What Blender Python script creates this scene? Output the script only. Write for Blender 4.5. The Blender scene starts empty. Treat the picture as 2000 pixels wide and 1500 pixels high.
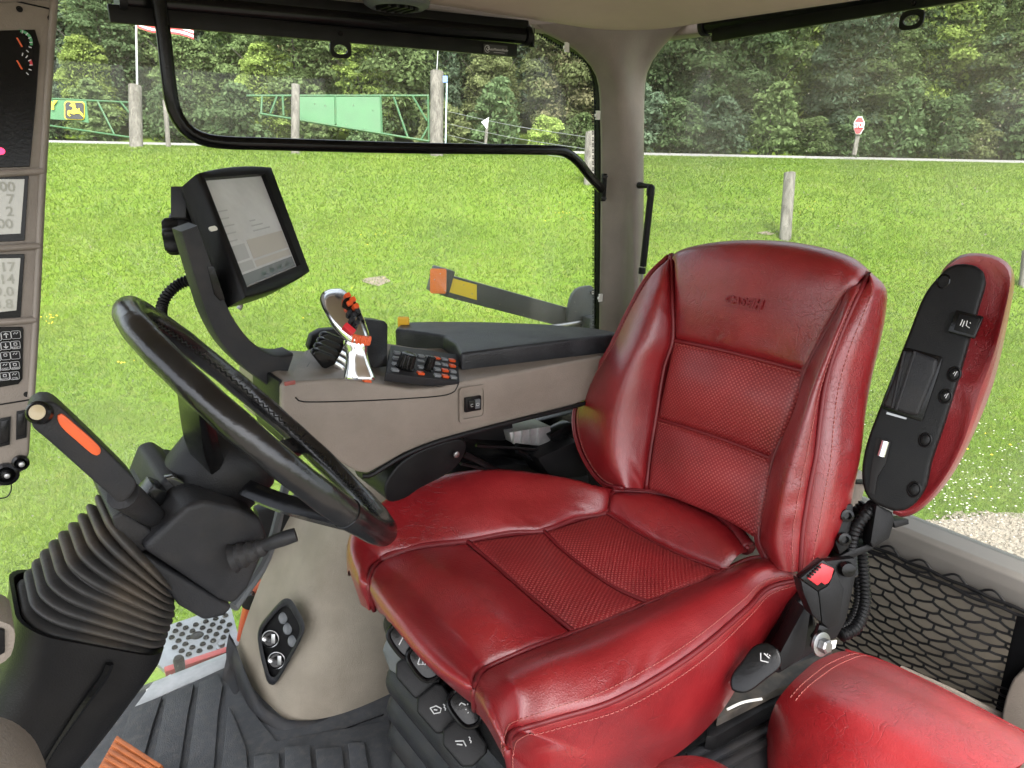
import bpy, bmesh, math, random
import numpy as np
from mathutils import Vector, Matrix
random.seed(7); rng = np.random.default_rng(7)
S = bpy.context.scene; COL = S.collection
# ---------------------------------------------------------------- camera
# frame: +X = rear of the tractor, +Y = its right hand side, Z up, cab floor at z = 0
FP = 1400.0; PIT = math.radians(18.2); AZ = math.radians(37.8); ROLL = math.radians(1.2)
CAM = np.array([0.0, 0.0, 1.15])
FW = np.array([math.sin(AZ)*math.cos(PIT), math.cos(AZ)*math.cos(PIT), -math.sin(PIT)])
RT0 = np.array([math.cos(AZ), -math.sin(AZ), 0.0]); UP0 = np.cross(RT0, FW)
RT = math.cos(ROLL)*RT0 + math.sin(ROLL)*UP0; UP = -math.sin(ROLL)*RT0 + math.cos(ROLL)*UP0
cd = bpy.data.cameras.new('camera'); cam = bpy.data.objects.new('camera', cd); COL.objects.link(cam)
cd.sensor_width = 36; cd.lens = FP/2000*36; cd.clip_start = 0.02; cd.clip_end = 600
cam.matrix_world = Matrix(((RT[0], UP[0], -FW[0], CAM[0]), (RT[1], UP[1], -FW[1], CAM[1]), (RT[2], UP[2], -FW[2], CAM[2]), (0, 0, 0, 1)))
S.camera = cam
# ---------------------------------------------------------------- sky, sun, exposure
SUN_EL, SUN_AZ = math.radians(58), math.radians(205)      # azimuth from +Y towards +X
W = bpy.data.worlds.new('World'); S.world = W; W.use_nodes = True
wn = W.node_tree.nodes; wl = W.node_tree.links
sky = wn.new('ShaderNodeTexSky'); sky.sky_type = 'NISHITA'; sky.sun_disc = False
sky.sun_elevation = SUN_EL; sky.sun_rotation = SUN_AZ; sky.air_density = 1.0; sky.dust_density = 4.0; sky.ozone_density = 1.0
hs = wn.new('ShaderNodeHueSaturation'); hs.inputs['Saturation'].default_value = 0.35     # thin overcast: paler sky
wl.new(sky.outputs[0], hs.inputs['Color']); bg = wn['Background']; wl.new(hs.outputs[0], bg.inputs[0]); bg.inputs[1].default_value = 0.15
sl = bpy.data.lights.new('sun', 'SUN'); sl.energy = 1.2; sl.angle = math.radians(20); sl.color = (1, 0.96, 0.9)
sun = bpy.data.objects.new('sun', sl); COL.objects.link(sun)
sd = Vector((math.sin(SUN_AZ)*math.cos(SUN_EL), math.cos(SUN_AZ)*math.cos(SUN_EL), math.sin(SUN_EL)))
sun.rotation_euler = sd.to_track_quat('Z', 'Y').to_euler()
S.view_settings.view_transform = 'Standard'; S.view_settings.look = 'None'; S.view_settings.gamma = 1
S.view_settings.use_curve_mapping = False; S.view_settings.exposure = 2.4
S.render.engine = 'CYCLES'; S.cycles.max_bounces = 7; S.cycles.diffuse_bounces = 4; S.cycles.glossy_bounces = 3; S.cycles.transparent_max_bounces = 8
# ---------------------------------------------------------------- geometry helpers
def ray(u, v): return FW + (u-1000)/FP*RT - (v-750)/FP*UP
def at(u, v, x=None, y=None, z=None, d=None, n=None, o=None):
    """world point seen at photo pixel u,v on the plane x=, y=, z=, at depth d, or on plane (n,o)"""
    r = ray(u, v)
    if d is not None: return CAM + r*d
    if n is not None: return CAM + r*(np.dot(n, np.asarray(o)-CAM)/np.dot(n, r))
    i, c = (0, x) if x is not None else (1, y) if y is not None else (2, z)
    return CAM + r*((c-CAM[i])/r[i])
def nrm(a):
    a = np.asarray(a, float); return a/(np.linalg.norm(a)+1e-12)
def rs(pts, n, closed=False):
    """n points on a smooth curve through pts"""
    P = np.asarray(pts, float)
    if len(P) == 2:
        t = np.linspace(0, 1, n)[:, None]; return P[0]*(1-t)+P[1]*t
    if closed: P = np.vstack([P, P[:1]])
    s = np.r_[0, np.cumsum(np.linalg.norm(np.diff(P, axis=0), axis=1)+1e-9)]
    if closed: m = np.vstack([P[1]-P[-2]]*1)
    T = np.zeros_like(P)
    T[1:-1] = (P[2:]-P[:-2])/(s[2:]-s[:-2])[:, None]
    if closed: T[0] = T[-1] = (P[1]-P[-2])/(s[1]+s[-1]-s[-2])
    else: T[0] = (P[1]-P[0])/(s[1]-s[0]); T[-1] = (P[-1]-P[-2])/(s[-1]-s[-2])
    q = np.linspace(0, s[-1], n+1)[:-1] if closed else np.linspace(0, s[-1], n)
    i = np.clip(np.searchsorted(s, q, side='right')-1, 0, len(P)-2); h = (s[i+1]-s[i])[:, None]; t = ((q-s[i])[:, None])/h
    return (2*t**3-3*t**2+1)*P[i]+(t**3-2*t**2+t)*h*T[i]+(-2*t**3+3*t**2)*P[i+1]+(t**3-t**2)*h*T[i+1]
class G:
    def __init__(s): s.V = []; s.F = []; s.uv = None; s.n = 0
    def add(s, V, F):
        s.V.append(np.asarray(V, float).reshape(-1, 3)); s.F += [tuple(int(a)+s.n for a in f) for f in F]; s.n += len(s.V[-1]); return s
    def grid(s, A, cu=False, cv=False):
        nu, nv = A.shape[:2]; F = []
        for i in range(nu if cu else nu-1):
            for j in range(nv if cv else nv-1):
                a, b = (i+1) % nu, (j+1) % nv; F.append((i*nv+j, a*nv+j, a*nv+b, i*nv+b))
        return s.add(A.reshape(-1, 3), F)
    def tube(s, pts, r, seg=10, n=None, closed=False, caps=True, flat=None):
        P = rs(pts, n, closed) if n else np.asarray(pts, float); m = len(P)
        R = np.interp(np.linspace(0, 1, m), np.linspace(0, 1, len(r)), r) if hasattr(r, '__len__') else np.full(m, r)
        T = np.gradient(P, axis=0) if not closed else np.roll(P, -1, 0)-np.roll(P, 1, 0)
        T /= np.linalg.norm(T, axis=1)[:, None]+1e-12
        a = np.cross(T[0], [0, 0, 1.0]); a = np.array([1.0, 0, 0]) if np.linalg.norm(a) < 1e-3 else nrm(a)
        th = np.linspace(0, 2*math.pi, seg, endpoint=False); rings = []
        for i in range(m):
            a = nrm(a-T[i]*np.dot(a, T[i])); b = np.cross(T[i], a); k = flat or 1
            rings.append(P[i]+R[i]*(np.cos(th)[:, None]*a+k*np.sin(th)[:, None]*b))
        o = s.n; s.grid(np.array(rings), closed, True)
        if caps and not closed: s.F += [tuple(o+j for j in range(seg)), tuple(o+(m-1)*seg+j for j in reversed(range(seg)))]
        return s
    def lathe(s, c, ax, prof, seg=24, sx=1, xd=None):
        ax = nrm(ax); a = np.cross(ax, xd if xd is not None else ([0, 0, 1.0] if abs(ax[2]) < .9 else [1.0, 0, 0])); a = nrm(a); b = np.cross(ax, a)
        th = np.linspace(0, 2*math.pi, seg, endpoint=False)
        A = np.array([np.asarray(c)+h*ax+r*(np.cos(th)[:, None]*a*sx+np.sin(th)[:, None]*b) for r, h in prof])
        o = s.n; s.grid(A, False, True)
        s.F += [tuple(o+j for j in range(seg)), tuple(o+(len(prof)-1)*seg+j for j in reversed(range(seg)))]
        return s
    def prism(s, pts, vec, bev=0.0, seg=2):
        """closed outline extruded by vec, edges rounded"""
        bm = bmesh.new(); vec = Vector([float(q) for q in vec])
        a = [bm.verts.new([float(q) for q in p]) for p in pts]; f = bm.faces.new(a)
        r = bmesh.ops.extrude_face_region(bm, geom=[f]); bmesh.ops.translate(bm, vec=vec, verts=[v for v in r['geom'] if isinstance(v, bmesh.types.BMVert)])
        bmesh.ops.recalc_face_normals(bm, faces=bm.faces)
        if bev > 0: bmesh.ops.bevel(bm, geom=list(bm.edges), offset=bev, segments=seg, profile=.6, affect='EDGES', clamp_overlap=True)
        return s.bm(bm)
    def bm(s, bm):
        bm.verts.index_update(); V = [v.co[:] for v in bm.verts]; F = [[v.index for v in f.verts] for f in bm.faces]; bm.free(); return s.add(V, F)
    def box(s, c, h, ax=None, bev=0.0, seg=2):
        """centre, half sizes, axes rows"""
        ax = np.eye(3) if ax is None else np.array([nrm(q) for q in ax]); c = np.asarray(c, float); h = np.asarray(h, float)
        bm = bmesh.new(); bmesh.ops.create_cube(bm, size=2)
        for v in bm.verts: v.co = Vector(c+(np.array(v.co)*h)@ax)
        bmesh.ops.recalc_face_normals(bm, faces=bm.faces)
        if bev > 0: bmesh.ops.bevel(bm, geom=list(bm.edges), offset=min(bev, .95*min(h)), segments=seg, profile=.6, affect='EDGES', clamp_overlap=True)
        return s.bm(bm)
    def bar(s, p, q, w, t, up=(0, 0, 1), bev=0.0):
        p = np.asarray(p, float); q = np.asarray(q, float); a = nrm(q-p); b = nrm(np.cross(up, a)); c = np.cross(a, b)
        return s.box((p+q)/2, (np.linalg.norm(q-p)/2, w/2, t/2), (a, b, c), bev)
def obj(name, g, mat, parent=None, smooth=40, sub=0):
    me = bpy.data.meshes.new(name); V = np.vstack(g.V); me.from_pydata(V.tolist(), [], g.F)
    if g.uv is not None:
        ul = me.uv_layers.new(name='uv'); idx = np.empty(len(me.loops), np.int32); me.loops.foreach_get('vertex_index', idx)
        ul.data.foreach_set('uv', np.asarray(g.uv)[idx].astype(np.float32).ravel())
    bm = bmesh.new(); bm.from_mesh(me); bmesh.ops.recalc_face_normals(bm, faces=bm.faces); bm.to_mesh(me); bm.free()
    if smooth: me.shade_smooth(); me.set_sharp_from_angle(angle=math.radians(smooth))
    if mat: me.materials.append(mat)
    o = bpy.data.objects.new(name, me); COL.objects.link(o)
    if parent is not None: o.parent = parent; o.location = -parent.location if parent.parent is None else (0, 0, 0)
    return o
def tag(o, label, cat, group=None):
    o['label'] = label; o['category'] = cat
    if group: o['group'] = group
    return o
def thing(name, loc, label, cat, group=None):
    o = bpy.data.objects.new(name, None); o.empty_display_size = .05; COL.objects.link(o); o.location = [float(q) for q in loc]
    return tag(o, label, cat, group)
def struct(o, label=None):
    o['kind'] = 'structure'
    if label: o['label'] = label
    return o
def text(name, body, size, c, right, up, mat, parent, ext=.0004, align='CENTER', shear=0, sx=1, bold=0):
    cu = bpy.data.curves.new(name, 'FONT'); cu.body = body; cu.size = size; cu.extrude = ext; cu.align_x = align; cu.align_y = 'CENTER'; cu.shear = shear; cu.offset = bold; cu.resolution_u = 3
    t = bpy.data.objects.new('t', cu); COL.objects.link(t); dg = bpy.context.evaluated_depsgraph_get(); dg.update()
    me = bpy.data.meshes.new_from_object(t.evaluated_get(dg)); bpy.data.objects.remove(t)
    r = nrm(right); u = nrm(np.asarray(up)-r*np.dot(up, r)); w = np.cross(r, u)
    V = np.array([v.co[:] for v in me.vertices]); F = [list(p.vertices) for p in me.polygons]; bpy.data.meshes.remove(me)
    g = G(); g.add(np.asarray(c)+V[:, :1]*sx*r+V[:, 1:2]*u+V[:, 2:3]*w, F)
    return obj(name, g, mat, parent, smooth=0)
# ---------------------------------------------------------------- materials
MT = {}
def mat(name, col, rough=.5, metal=0.0, bump=0.0, bs=300.0, kind='noise', var=0.0, vs=8.0, col2=None, coat=0.0, spec=.5, detail=4, dust=None, ds=25.0, damt=.3):
    m = bpy.data.materials.new(name); m.use_nodes = True; N = m.node_tree.nodes; L = m.node_tree.links; p = N['Principled BSDF']
    p.inputs['Roughness'].default_value = rough; p.inputs['Metallic'].default_value = metal; p.inputs['Specular IOR Level'].default_value = spec
    p.inputs['Base Color'].default_value = (*col, 1)
    if coat: p.inputs['Coat Weight'].default_value = coat; p.inputs['Coat Roughness'].default_value = .15
    tc = N.new('ShaderNodeTexCoord'); last = None
    if var or col2:
        t = N.new('ShaderNodeTexNoise'); t.inputs['Scale'].default_value = vs; t.inputs['Detail'].default_value = 6; t.inputs['Roughness'].default_value = .65; L.new(tc.outputs['Object'], t.inputs['Vector'])
        cr = N.new('ShaderNodeValToRGB'); cr.color_ramp.elements[0].position = .35; cr.color_ramp.elements[1].position = .68
        a = np.array(col)*(1-var); b = np.array(col2) if col2 else np.array(col)*(1+var)
        cr.color_ramp.elements[0].color = (*a, 1); cr.color_ramp.elements[1].color = (*b, 1); L.new(t.outputs[0], cr.inputs[0]); last = cr.outputs[0]
        rr = N.new('ShaderNodeMapRange'); rr.inputs[3].default_value = max(.03, rough-.07); rr.inputs[4].default_value = min(1, rough+.1); L.new(t.outputs[0], rr.inputs[0]); L.new(rr.outputs[0], p.inputs['Roughness'])
    if dust:
        t = N.new('ShaderNodeTexNoise'); t.inputs['Scale'].default_value = ds; t.inputs['Detail'].default_value = 8; L.new(tc.outputs['Object'], t.inputs['Vector'])
        mr = N.new('ShaderNodeMapRange'); mr.inputs[1].default_value = .45; mr.inputs[2].default_value = .75; mr.inputs[4].default_value = damt; L.new(t.outputs[0], mr.inputs[0])
        mx = N.new('ShaderNodeMix'); mx.data_type = 'RGBA'; L.new(mr.outputs[0], mx.inputs[0]); mx.inputs[7].default_value = (*dust, 1)
        if last: L.new(last, mx.inputs[6])
        else: mx.inputs[6].default_value = (*col, 1)
        last = mx.outputs[2]
    if last: L.new(last, p.inputs['Base Color'])
    if bump:
        if kind == 'voronoi':
            t = N.new('ShaderNodeTexVoronoi'); t.feature = 'DISTANCE_TO_EDGE'; out = t.outputs['Distance']
        else:
            t = N.new('ShaderNodeTexNoise'); t.inputs['Detail'].default_value = detail; out = t.outputs[0]
        t.inputs['Scale'].default_value = bs; L.new(tc.outputs['Object'], t.inputs['Vector'])
        b = N.new('ShaderNodeBump'); b.inputs['Strength'].default_value = bump; b.inputs['Distance'].default_value = .002; L.new(out, b.inputs['Height']); L.new(b.outputs[0], p.inputs['Normal'])
    MT[name] = m; return m
def leather(name, perf=False):
    m = mat(name, (.30, .010, .016), .36, var=0); N = m.node_tree.nodes; L = m.node_tree.links; p = N['Principled BSDF']; tc = N['Texture Coordinate']
    def noise(sc, det=5, dist=0):
        t = N.new('ShaderNodeTexNoise'); t.inputs['Scale'].default_value = sc; t.inputs['Detail'].default_value = det; t.inputs['Distortion'].default_value = dist; L.new(tc.outputs['Object'], t.inputs['Vector']); return t.outputs[0]
    def mr(src, a, b, c, d):
        q = N.new('ShaderNodeMapRange'); L.new(src, q.inputs[0]); q.inputs[1].default_value, q.inputs[2].default_value, q.inputs[3].default_value, q.inputs[4].default_value = a, b, c, d; return q.outputs[0]
    def mixc(f, a, b):
        q = N.new('ShaderNodeMix'); q.data_type = 'RGBA'
        L.new(f, q.inputs[0])
        for i, c in ((6, a), (7, b)):
            if isinstance(c, tuple): q.inputs[i].default_value = (*c, 1)
            else: L.new(c, q.inputs[i])
        return q.outputs[2]
    def math_(op, a, b):
        q = N.new('ShaderNodeMath'); q.operation = op
        for i, c in ((0, a), (1, b)):
            if isinstance(c, (int, float)): q.inputs[i].default_value = c
            else: L.new(c, q.inputs[i])
        return q.outputs[0]
    big = noise(9, 6); c = mixc(mr(big, .35, .7, 0, 1), (.160, .0052, .0080), (.245, .0105, .0132))
    worn = noise(28, 8, 1.5); c = mixc(mr(worn, .58, .8, 0, .35), c, (.30, .03, .028))
    dk = noise(5, 7); c = mixc(mr(dk, .62, .8, 0, .5), c, (.085, .004, .007))
    # creases: thin lines where a warped noise crosses its middle
    cn = noise(14, 3, 1.2); cr = math_('ABSOLUTE', math_('SUBTRACT', cn, .5), 0); crease = mr(cr, 0, .012, 1, 0)
    cmask = mr(noise(6, 2), .5, .62, 0, 1); crease = math_('MULTIPLY', crease, cmask)
    cn2 = noise(55, 2, 1.0); fine = math_('MULTIPLY', mr(math_('ABSOLUTE', math_('SUBTRACT', cn2, .5), 0), 0, .03, 1, 0), mr(noise(7, 2), .48, .6, 0, 1))
    c = mixc(math_('MULTIPLY', math_('MAXIMUM', crease, fine), .32), c, (.12, .004, .007))
    vor = N.new('ShaderNodeTexVoronoi'); vor.feature = 'DISTANCE_TO_EDGE'; vor.inputs['Scale'].default_value = 330; L.new(tc.outputs['Object'], vor.inputs['Vector'])
    h = math_('ADD', math_('MULTIPLY', vor.outputs['Distance'], .7), math_('MULTIPLY', noise(120, 3), .6))
    h = math_('SUBTRACT', h, math_('MULTIPLY', math_('MAXIMUM', crease, math_('MULTIPLY', fine, .8)), .75)); h = math_('ADD', h, math_('MULTIPLY', noise(16, 3), 2.2))
    if perf:
        uvn = N.new('ShaderNodeUVMap'); uvn.uv_map = 'uv'; mp = N.new('ShaderNodeMapping'); mp.inputs['Scale'].default_value = (185, 185, 1); mp.inputs['Rotation'].default_value = (0, 0, math.radians(45)); L.new(uvn.outputs[0], mp.inputs[0])
        v2 = N.new('ShaderNodeTexVoronoi'); v2.voronoi_dimensions = '2D'; v2.inputs['Randomness'].default_value = 0; v2.inputs['Scale'].default_value = 1; L.new(mp.outputs[0], v2.inputs['Vector'])
        dot = mr(v2.outputs['Distance'], .24, .34, 1, 0); c = mixc(math_('MULTIPLY', dot, mr(noise(11, 3), .3, .65, .35, .9)), c, (.40, .075, .068)); h = math_('ADD', h, math_('MULTIPLY', dot, .8))
    L.new(c, p.inputs['Base Color']); L.new(mr(big, .3, .7, .30 if not perf else .38, .46 if not perf else .55), p.inputs['Roughness'])
    p.inputs['Coat Weight'].default_value = .5 if not perf else .15; p.inputs['Coat Roughness'].default_value = .27
    b = N.new('ShaderNodeBump'); b.inputs['Strength'].default_value = .5; b.inputs['Distance'].default_value = .0014; L.new(h, b.inputs['Height']); L.new(b.outputs[0], p.inputs['Normal'])
    return m
LE = leather('red_leather'); LP = leather('perforated_leather', True)
STI = mat('thread', (.36, .10, .085), .7)
BLK = mat('black_plastic', (.0055, .0055, .006), .4, spec=.19, bump=.25, bs=700, var=.25, vs=20, dust=(.03, .027, .023), ds=30, damt=.10)
BLG = mat('gloss_black', (.004, .004, .0043), .2, spec=.22, var=.2, vs=12, bump=.08, bs=200)
CHA = mat('charcoal_plastic', (.016, .0165, .0185), .46, spec=.22, bump=.3, bs=600, var=.2, vs=15, dust=(.07, .058, .045), ds=22, damt=.18)
BOOT = mat('dusty_rubber', (.026, .025, .0245), .55, spec=.3, bump=.2, bs=300, dust=(.10, .076, .052), ds=11, damt=.85)
RUB = mat('rubber_mat', (.044, .047, .052), .6, spec=.3, bump=.5, bs=420, var=.2, vs=9, dust=(.12, .11, .095), ds=70, damt=.3)
GRY = mat('grey_plastic', (.075, .082, .088), .5, bump=.2, bs=500, var=.15, vs=14, dust=(.2, .18, .15), ds=20, damt=.2)
BEI = mat('beige_plastic', (.20, .17, .142), .45, bump=.45, bs=420, var=.10, vs=7, dust=(.12, .10, .078), ds=12, damt=.35)
LIN = mat('headliner_fabric', (.43, .335, .275), .85, bump=.5, bs=900, var=.06, vs=5)
FAB = mat('beige_fabric', (.205, .178, .138), .7, bump=.6, bs=520, kind='voronoi', var=.12, vs=6, dust=(.10, .08, .055), ds=9, damt=.45)
CHR = mat('chrome', (.72, .72, .73), .17, 1.0)
STE = mat('zinc_steel', (.32, .32, .32), .35, 1.0, var=.15, vs=40)
ALU = mat('cast_aluminium', (.42, .42, .42), .45, .8, var=.2, vs=20)
ORA = mat('orange_plastic', (.62, .095, .02), .45, bump=.1, bs=300, var=.12, vs=18)
ORB = mat('orange_button', (.55, .07, .015), .3)
WHI = mat('white_print', (.5, .5, .5), .6)
WPL = mat('white_plastic', (.72, .71, .66), .5)
RPL = mat('red_plastic', (.52, .02, .03), .35)
YEL = mat('yellow_plastic', (.75, .42, .02), .5)
RED = mat('red_paint', (.5, .02, .012), .3, var=.15, vs=10, coat=.4)
GPT = mat('step_metal', (.33, .345, .36), .45, .3, var=.2, vs=15, dust=(.2, .17, .13), ds=14, damt=.4)
# ================================================================ OUTSIDE
_D = np.array([-60, 3, 6.5, 9, 11.5, 14, 18, 22, 26, 30, 38, 42, 50, 60, 90, 160.]); _Z = np.array([-1.5, -1.5, -1.47, -1.28, -.9, -.47, .3, .86, .93, .95, 1.04, 1.05, 2.2, 5.5, 18, 40.])
_xs = np.linspace(-60, 160, 2201); _zs = np.convolve(np.pad(np.interp(_xs, _D, _Z), 12, mode='edge'), np.ones(25)/25, 'valid')
FH = np.array([math.sin(AZ), math.cos(AZ), 0]); LH = np.array([math.cos(AZ), -math.sin(AZ), 0])
def gz(D, L):
    D = np.asarray(D, float); L = np.asarray(L, float)
    u = np.sin(L*.55+D*.3)*.035+np.sin(L*.23-D*.41+1)*.05+np.sin(D*1.1+L*.9)*.012
    return np.interp(D, _xs, _zs)+u*np.clip((D-3)/4, 0, 1)*np.clip((26-D)/5, 0, 1)
def gw(D, L):
    p = FH*D+LH*L; p[2] = gz(D, L); return p
def ghit(u, v):
    r = ray(u, v)
    for t in np.linspace(2, 90, 8000):
        p = CAM+r*t
        if p[2] < gz(p@FH, p@LH): return p
    return p
# --- lawn
def ground_mat():
    m = bpy.data.materials.new('lawn'); m.use_nodes = True; N = m.node_tree.nodes; L = m.node_tree.links; p = N['Principled BSDF']; p.inputs['Roughness'].default_value = .9; p.inputs['Specular IOR Level'].default_value = .1
    tc = N.new('ShaderNodeTexCoord')
    def nz(s, d=6): t = N.new('ShaderNodeTexNoise'); t.inputs['Scale'].default_value = s; t.inputs['Detail'].default_value = d; L.new(tc.outputs['Object'], t.inputs['Vector']); return t.outputs[0]
    def mix(f, a, b):
        q = N.new('ShaderNodeMix'); q.data_type = 'RGBA'; L.new(f, q.inputs[0])
        for i, c in ((6, a), (7, b)):
            if isinstance(c, tuple): q.inputs[i].default_value = (*c, 1)
            else: L.new(c, q.inputs[i])
        return q.outputs[2]
    def mr(s, a, b, c=0, d=1): q = N.new('ShaderNodeMapRange'); L.new(s, q.inputs[0]); q.inputs[1].default_value = a; q.inputs[2].default_value = b; q.inputs[3].default_value = c; q.inputs[4].default_value = d; return q.outputs[0]
    c = mix(mr(nz(.6), .3, .7), (.075, .135, .012), (.11, .165, .02)); c = mix(mr(nz(7), .5, .75), c, (.12, .14, .03)); c = mix(mr(nz(30), .5, .8, 0, .3), c, (.05, .095, .01))
    L.new(c, p.inputs['Base Color']); b = N.new('ShaderNodeBump'); b.inputs['Strength'].default_value = .4; b.inputs['Distance'].default_value = .03; L.new(nz(22, 10), b.inputs['Height']); L.new(b.outputs[0], p.inputs['Normal']); return m
LAWN = ground_mat()
Dg = np.r_[np.linspace(-40, 2, 8), np.linspace(2.5, 34, 90), np.linspace(35, 60, 26), np.linspace(65, 150, 12)]; Lg = np.r_[np.linspace(-150, -40, 8), np.linspace(-36, 36, 73), np.linspace(40, 150, 8)]
A = np.array([[gw(d, l) for l in Lg] for d in Dg]); g = G(); g.grid(A)
struct(obj('lawn', g, LAWN, smooth=180), 'mown green lawn rising from the tractor to the road')
# --- road at the top of the slope
ROAD = mat('asphalt', (.20, .195, .18), .9, bump=.3, bs=30, var=.15, vs=2)
def roady(L): return 31.0+.0015*L*L*0
A = np.array([[gw(d, l)+np.array([0, 0, .035+.05*math.sin((d-30.5)/6.5*math.pi)]) for l in np.linspace(-90, 90, 91)] for d in (30.5, 31.5, 33, 34.5, 36, 37)])
g = G(); g.grid(A); struct(obj('road', g, ROAD, smooth=180), 'pale grey country road along the foot of the wood')
# --- grass blades
def blade_mat():
    m = bpy.data.materials.new('grass_blade'); m.use_nodes = True; N = m.node_tree.nodes; L = m.node_tree.links; N.remove(N['Principled BSDF']); out = N['Material Output']
    ge = N.new('ShaderNodeNewGeometry'); tc = N.new('ShaderNodeTexCoord'); t = N.new('ShaderNodeTexNoise'); t.inputs['Scale'].default_value = .55; t.inputs['Detail'].default_value = 7; L.new(tc.outputs['Object'], t.inputs['Vector'])
    a = N.new('ShaderNodeMath'); a.operation = 'MULTIPLY_ADD'; L.new(t.outputs[0], a.inputs[0]); a.inputs[1].default_value = .95; q5 = N.new('ShaderNodeMath'); q5.operation = 'MULTIPLY'; L.new(ge.outputs['Random Per Island'], q5.inputs[0]); q5.inputs[1].default_value = .38; L.new(q5.outputs[0], a.inputs[2])
    b = N.new('ShaderNodeMath'); b.operation = 'MULTIPLY'; L.new(a.outputs[0], b.inputs[0]); b.inputs[1].default_value = .82
    cr = N.new('ShaderNodeValToRGB'); E = cr.color_ramp.elements; E[0].position = .15; E[0].color = (.074, .14, .011, 1); E[1].position = .9; E[1].color = (.225, .245, .07, 1); e = E.new(.5); e.color = (.108, .178, .016, 1); e = E.new(.72); e.color = (.158, .215, .028, 1); L.new(b.outputs[0], cr.inputs[0])
    d = N.new('ShaderNodeBsdfDiffuse'); tr = N.new('ShaderNodeBsdfTranslucent'); gl = N.new('ShaderNodeBsdfGlossy'); gl.inputs['Roughness'].default_value = .5; L.new(cr.outputs[0], d.inputs[0]); L.new(cr.outputs[0], tr.inputs[0])
    m1 = N.new('ShaderNodeMixShader'); m1.inputs[0].default_value = .4; L.new(d.outputs[0], m1.inputs[1]); L.new(tr.outputs[0], m1.inputs[2])
    m2 = N.new('ShaderNodeMixShader'); m2.inputs[0].default_value = .03; L.new(m1.outputs[0], m2.inputs[1]); L.new(gl.outputs[0], m2.inputs[2]); L.new(m2.outputs[0], out.inputs[0]); return m
GRASS = blade_mat()
def raw_mesh(name, V, nper, mat_):
    n = len(V)//nper; me = bpy.data.meshes.new(name); me.vertices.add(len(V)); me.vertices.foreach_set('co', V.astype(np.float32).ravel())
    me.loops.add(len(V)); me.loops.foreach_set('vertex_index', np.arange(len(V), dtype=np.int32)); me.polygons.add(n); me.polygons.foreach_set('loop_start', np.arange(0, len(V), nper, dtype=np.int32))
    me.update(calc_edges=True); me.validate(); me.materials.append(mat_); return me
def rawobj(name, V, nper, m, parent=None):
    o = bpy.data.objects.new(name, raw_mesh(name, V, nper, m)); COL.objects.link(o); o.parent = parent; return o
_g = ghit(2072, 1118); GRD, GRL = _g@FH, _g@LH
def in_gravel(D, L): return ((D-GRD)/.75)**2+((L-GRL)/.95)**2 < 1
def blades(D, L, h, w):
    n = len(D); base = D[:, None]*FH+L[:, None]*LH; base[:, 2] = gz(D, L)-.004
    a = rng.uniform(0, 2*math.pi, n); lean = rng.normal(0, .75, (n, 2)); side = np.stack([np.cos(a), np.sin(a), 0*a], 1)*w[:, None]
    tip = base+np.stack([lean[:, 0]*h, lean[:, 1]*h, h], 1); V = np.empty((n, 3, 3)); V[:, 0] = base-side; V[:, 1] = base+side; V[:, 2] = tip; return V.reshape(-1, 3)
VV = []
for d0, d1, dens, h, w in ((3.2, 5, 7500, .05, .0026), (5, 7, 5500, .05, .0032), (7, 10, 2800, .055, .0048), (10, 15, 1100, .06, .008), (15, 22, 420, .07, .013), (22, 30.4, 200, .07, .02)):
    Lm = d1*.8+.6; n = int((d1-d0)*2*Lm*dens); D = rng.uniform(d0, d1, n); L = rng.uniform(-Lm, Lm, n)
    k = (np.abs(L) < D*.8+.6) & ~in_gravel(D, L); P = D*FH[0]+L*LH[0], D*FH[1]+L*LH[1]; k &= ~((P[0] < 1.6) & (P[1] < 1.9)); D, L = D[k], L[k]
    tuft = .95+.12*np.sin(D*3.1+np.sin(L*2.3)*2)*np.sin(L*2.7+np.sin(D*1.9)*2)
    VV.append(blades(D, L, h*tuft*rng.uniform(.5, 1.25, len(D)), np.full(len(D), w)*rng.uniform(.6, 1.2, len(D))))
o = rawobj('lawn_grass', np.vstack(VV), 3, GRASS); o['kind'] = 'stuff'; o['label'] = 'short grass blades covering the lawn'; o['category'] = 'grass'
# --- gravel by the rear wheel, clover and dandelions in the lawn
GRV = mat('gravel', (.19, .165, .135), .9, var=.35, vs=14)
Dq, Lq = np.meshgrid(np.linspace(3.8, 6.2, 24), np.linspace(3.1, 6.2, 30)); g = G(); F = []
th = np.linspace(0, 2*math.pi, 40, endpoint=False); R_ = np.linspace(0, 1, 8)
A = np.array([[(lambda D, L: gw(D, L)+np.array([0, 0, .012]))(GRD+.8*r*math.cos(t)*(1+.08*math.sin(5*t)), GRL+1.0*r*math.sin(t)*(1+.07*math.sin(3*t))) for t in th] for r in R_])
g.grid(A, False, True); gp = struct(obj('gravel_ground', g, GRV, smooth=180), 'pale gravel patch beside the lawn')
n = 4200; D = GRD+.8*np.sqrt(rng.uniform(0, 1.08, n))*np.cos(T := rng.uniform(0, 6.283, n)); L = GRL+1.0*np.sqrt(rng.uniform(0, 1.08, n))*np.sin(T)
oc = np.array([[1, 0, 0], [-1, 0, 0], [0, 1, 0], [0, -1, 0], [0, 0, .7], [0, 0, -.7]]); of = [(0, 2, 4), (2, 1, 4), (1, 3, 4), (3, 0, 4), (2, 0, 5), (1, 2, 5), (3, 1, 5), (0, 3, 5)]
V = []
for i in range(n):
    c = gw(D[i], L[i]); c[2] += .014; s = rng.uniform(.008, .022); v = oc*s*rng.uniform(.6, 1.3, 3)+rng.normal(0, .15*s, (6, 3))+c; V.append(v[np.array(of)].reshape(-1, 3))
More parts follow.
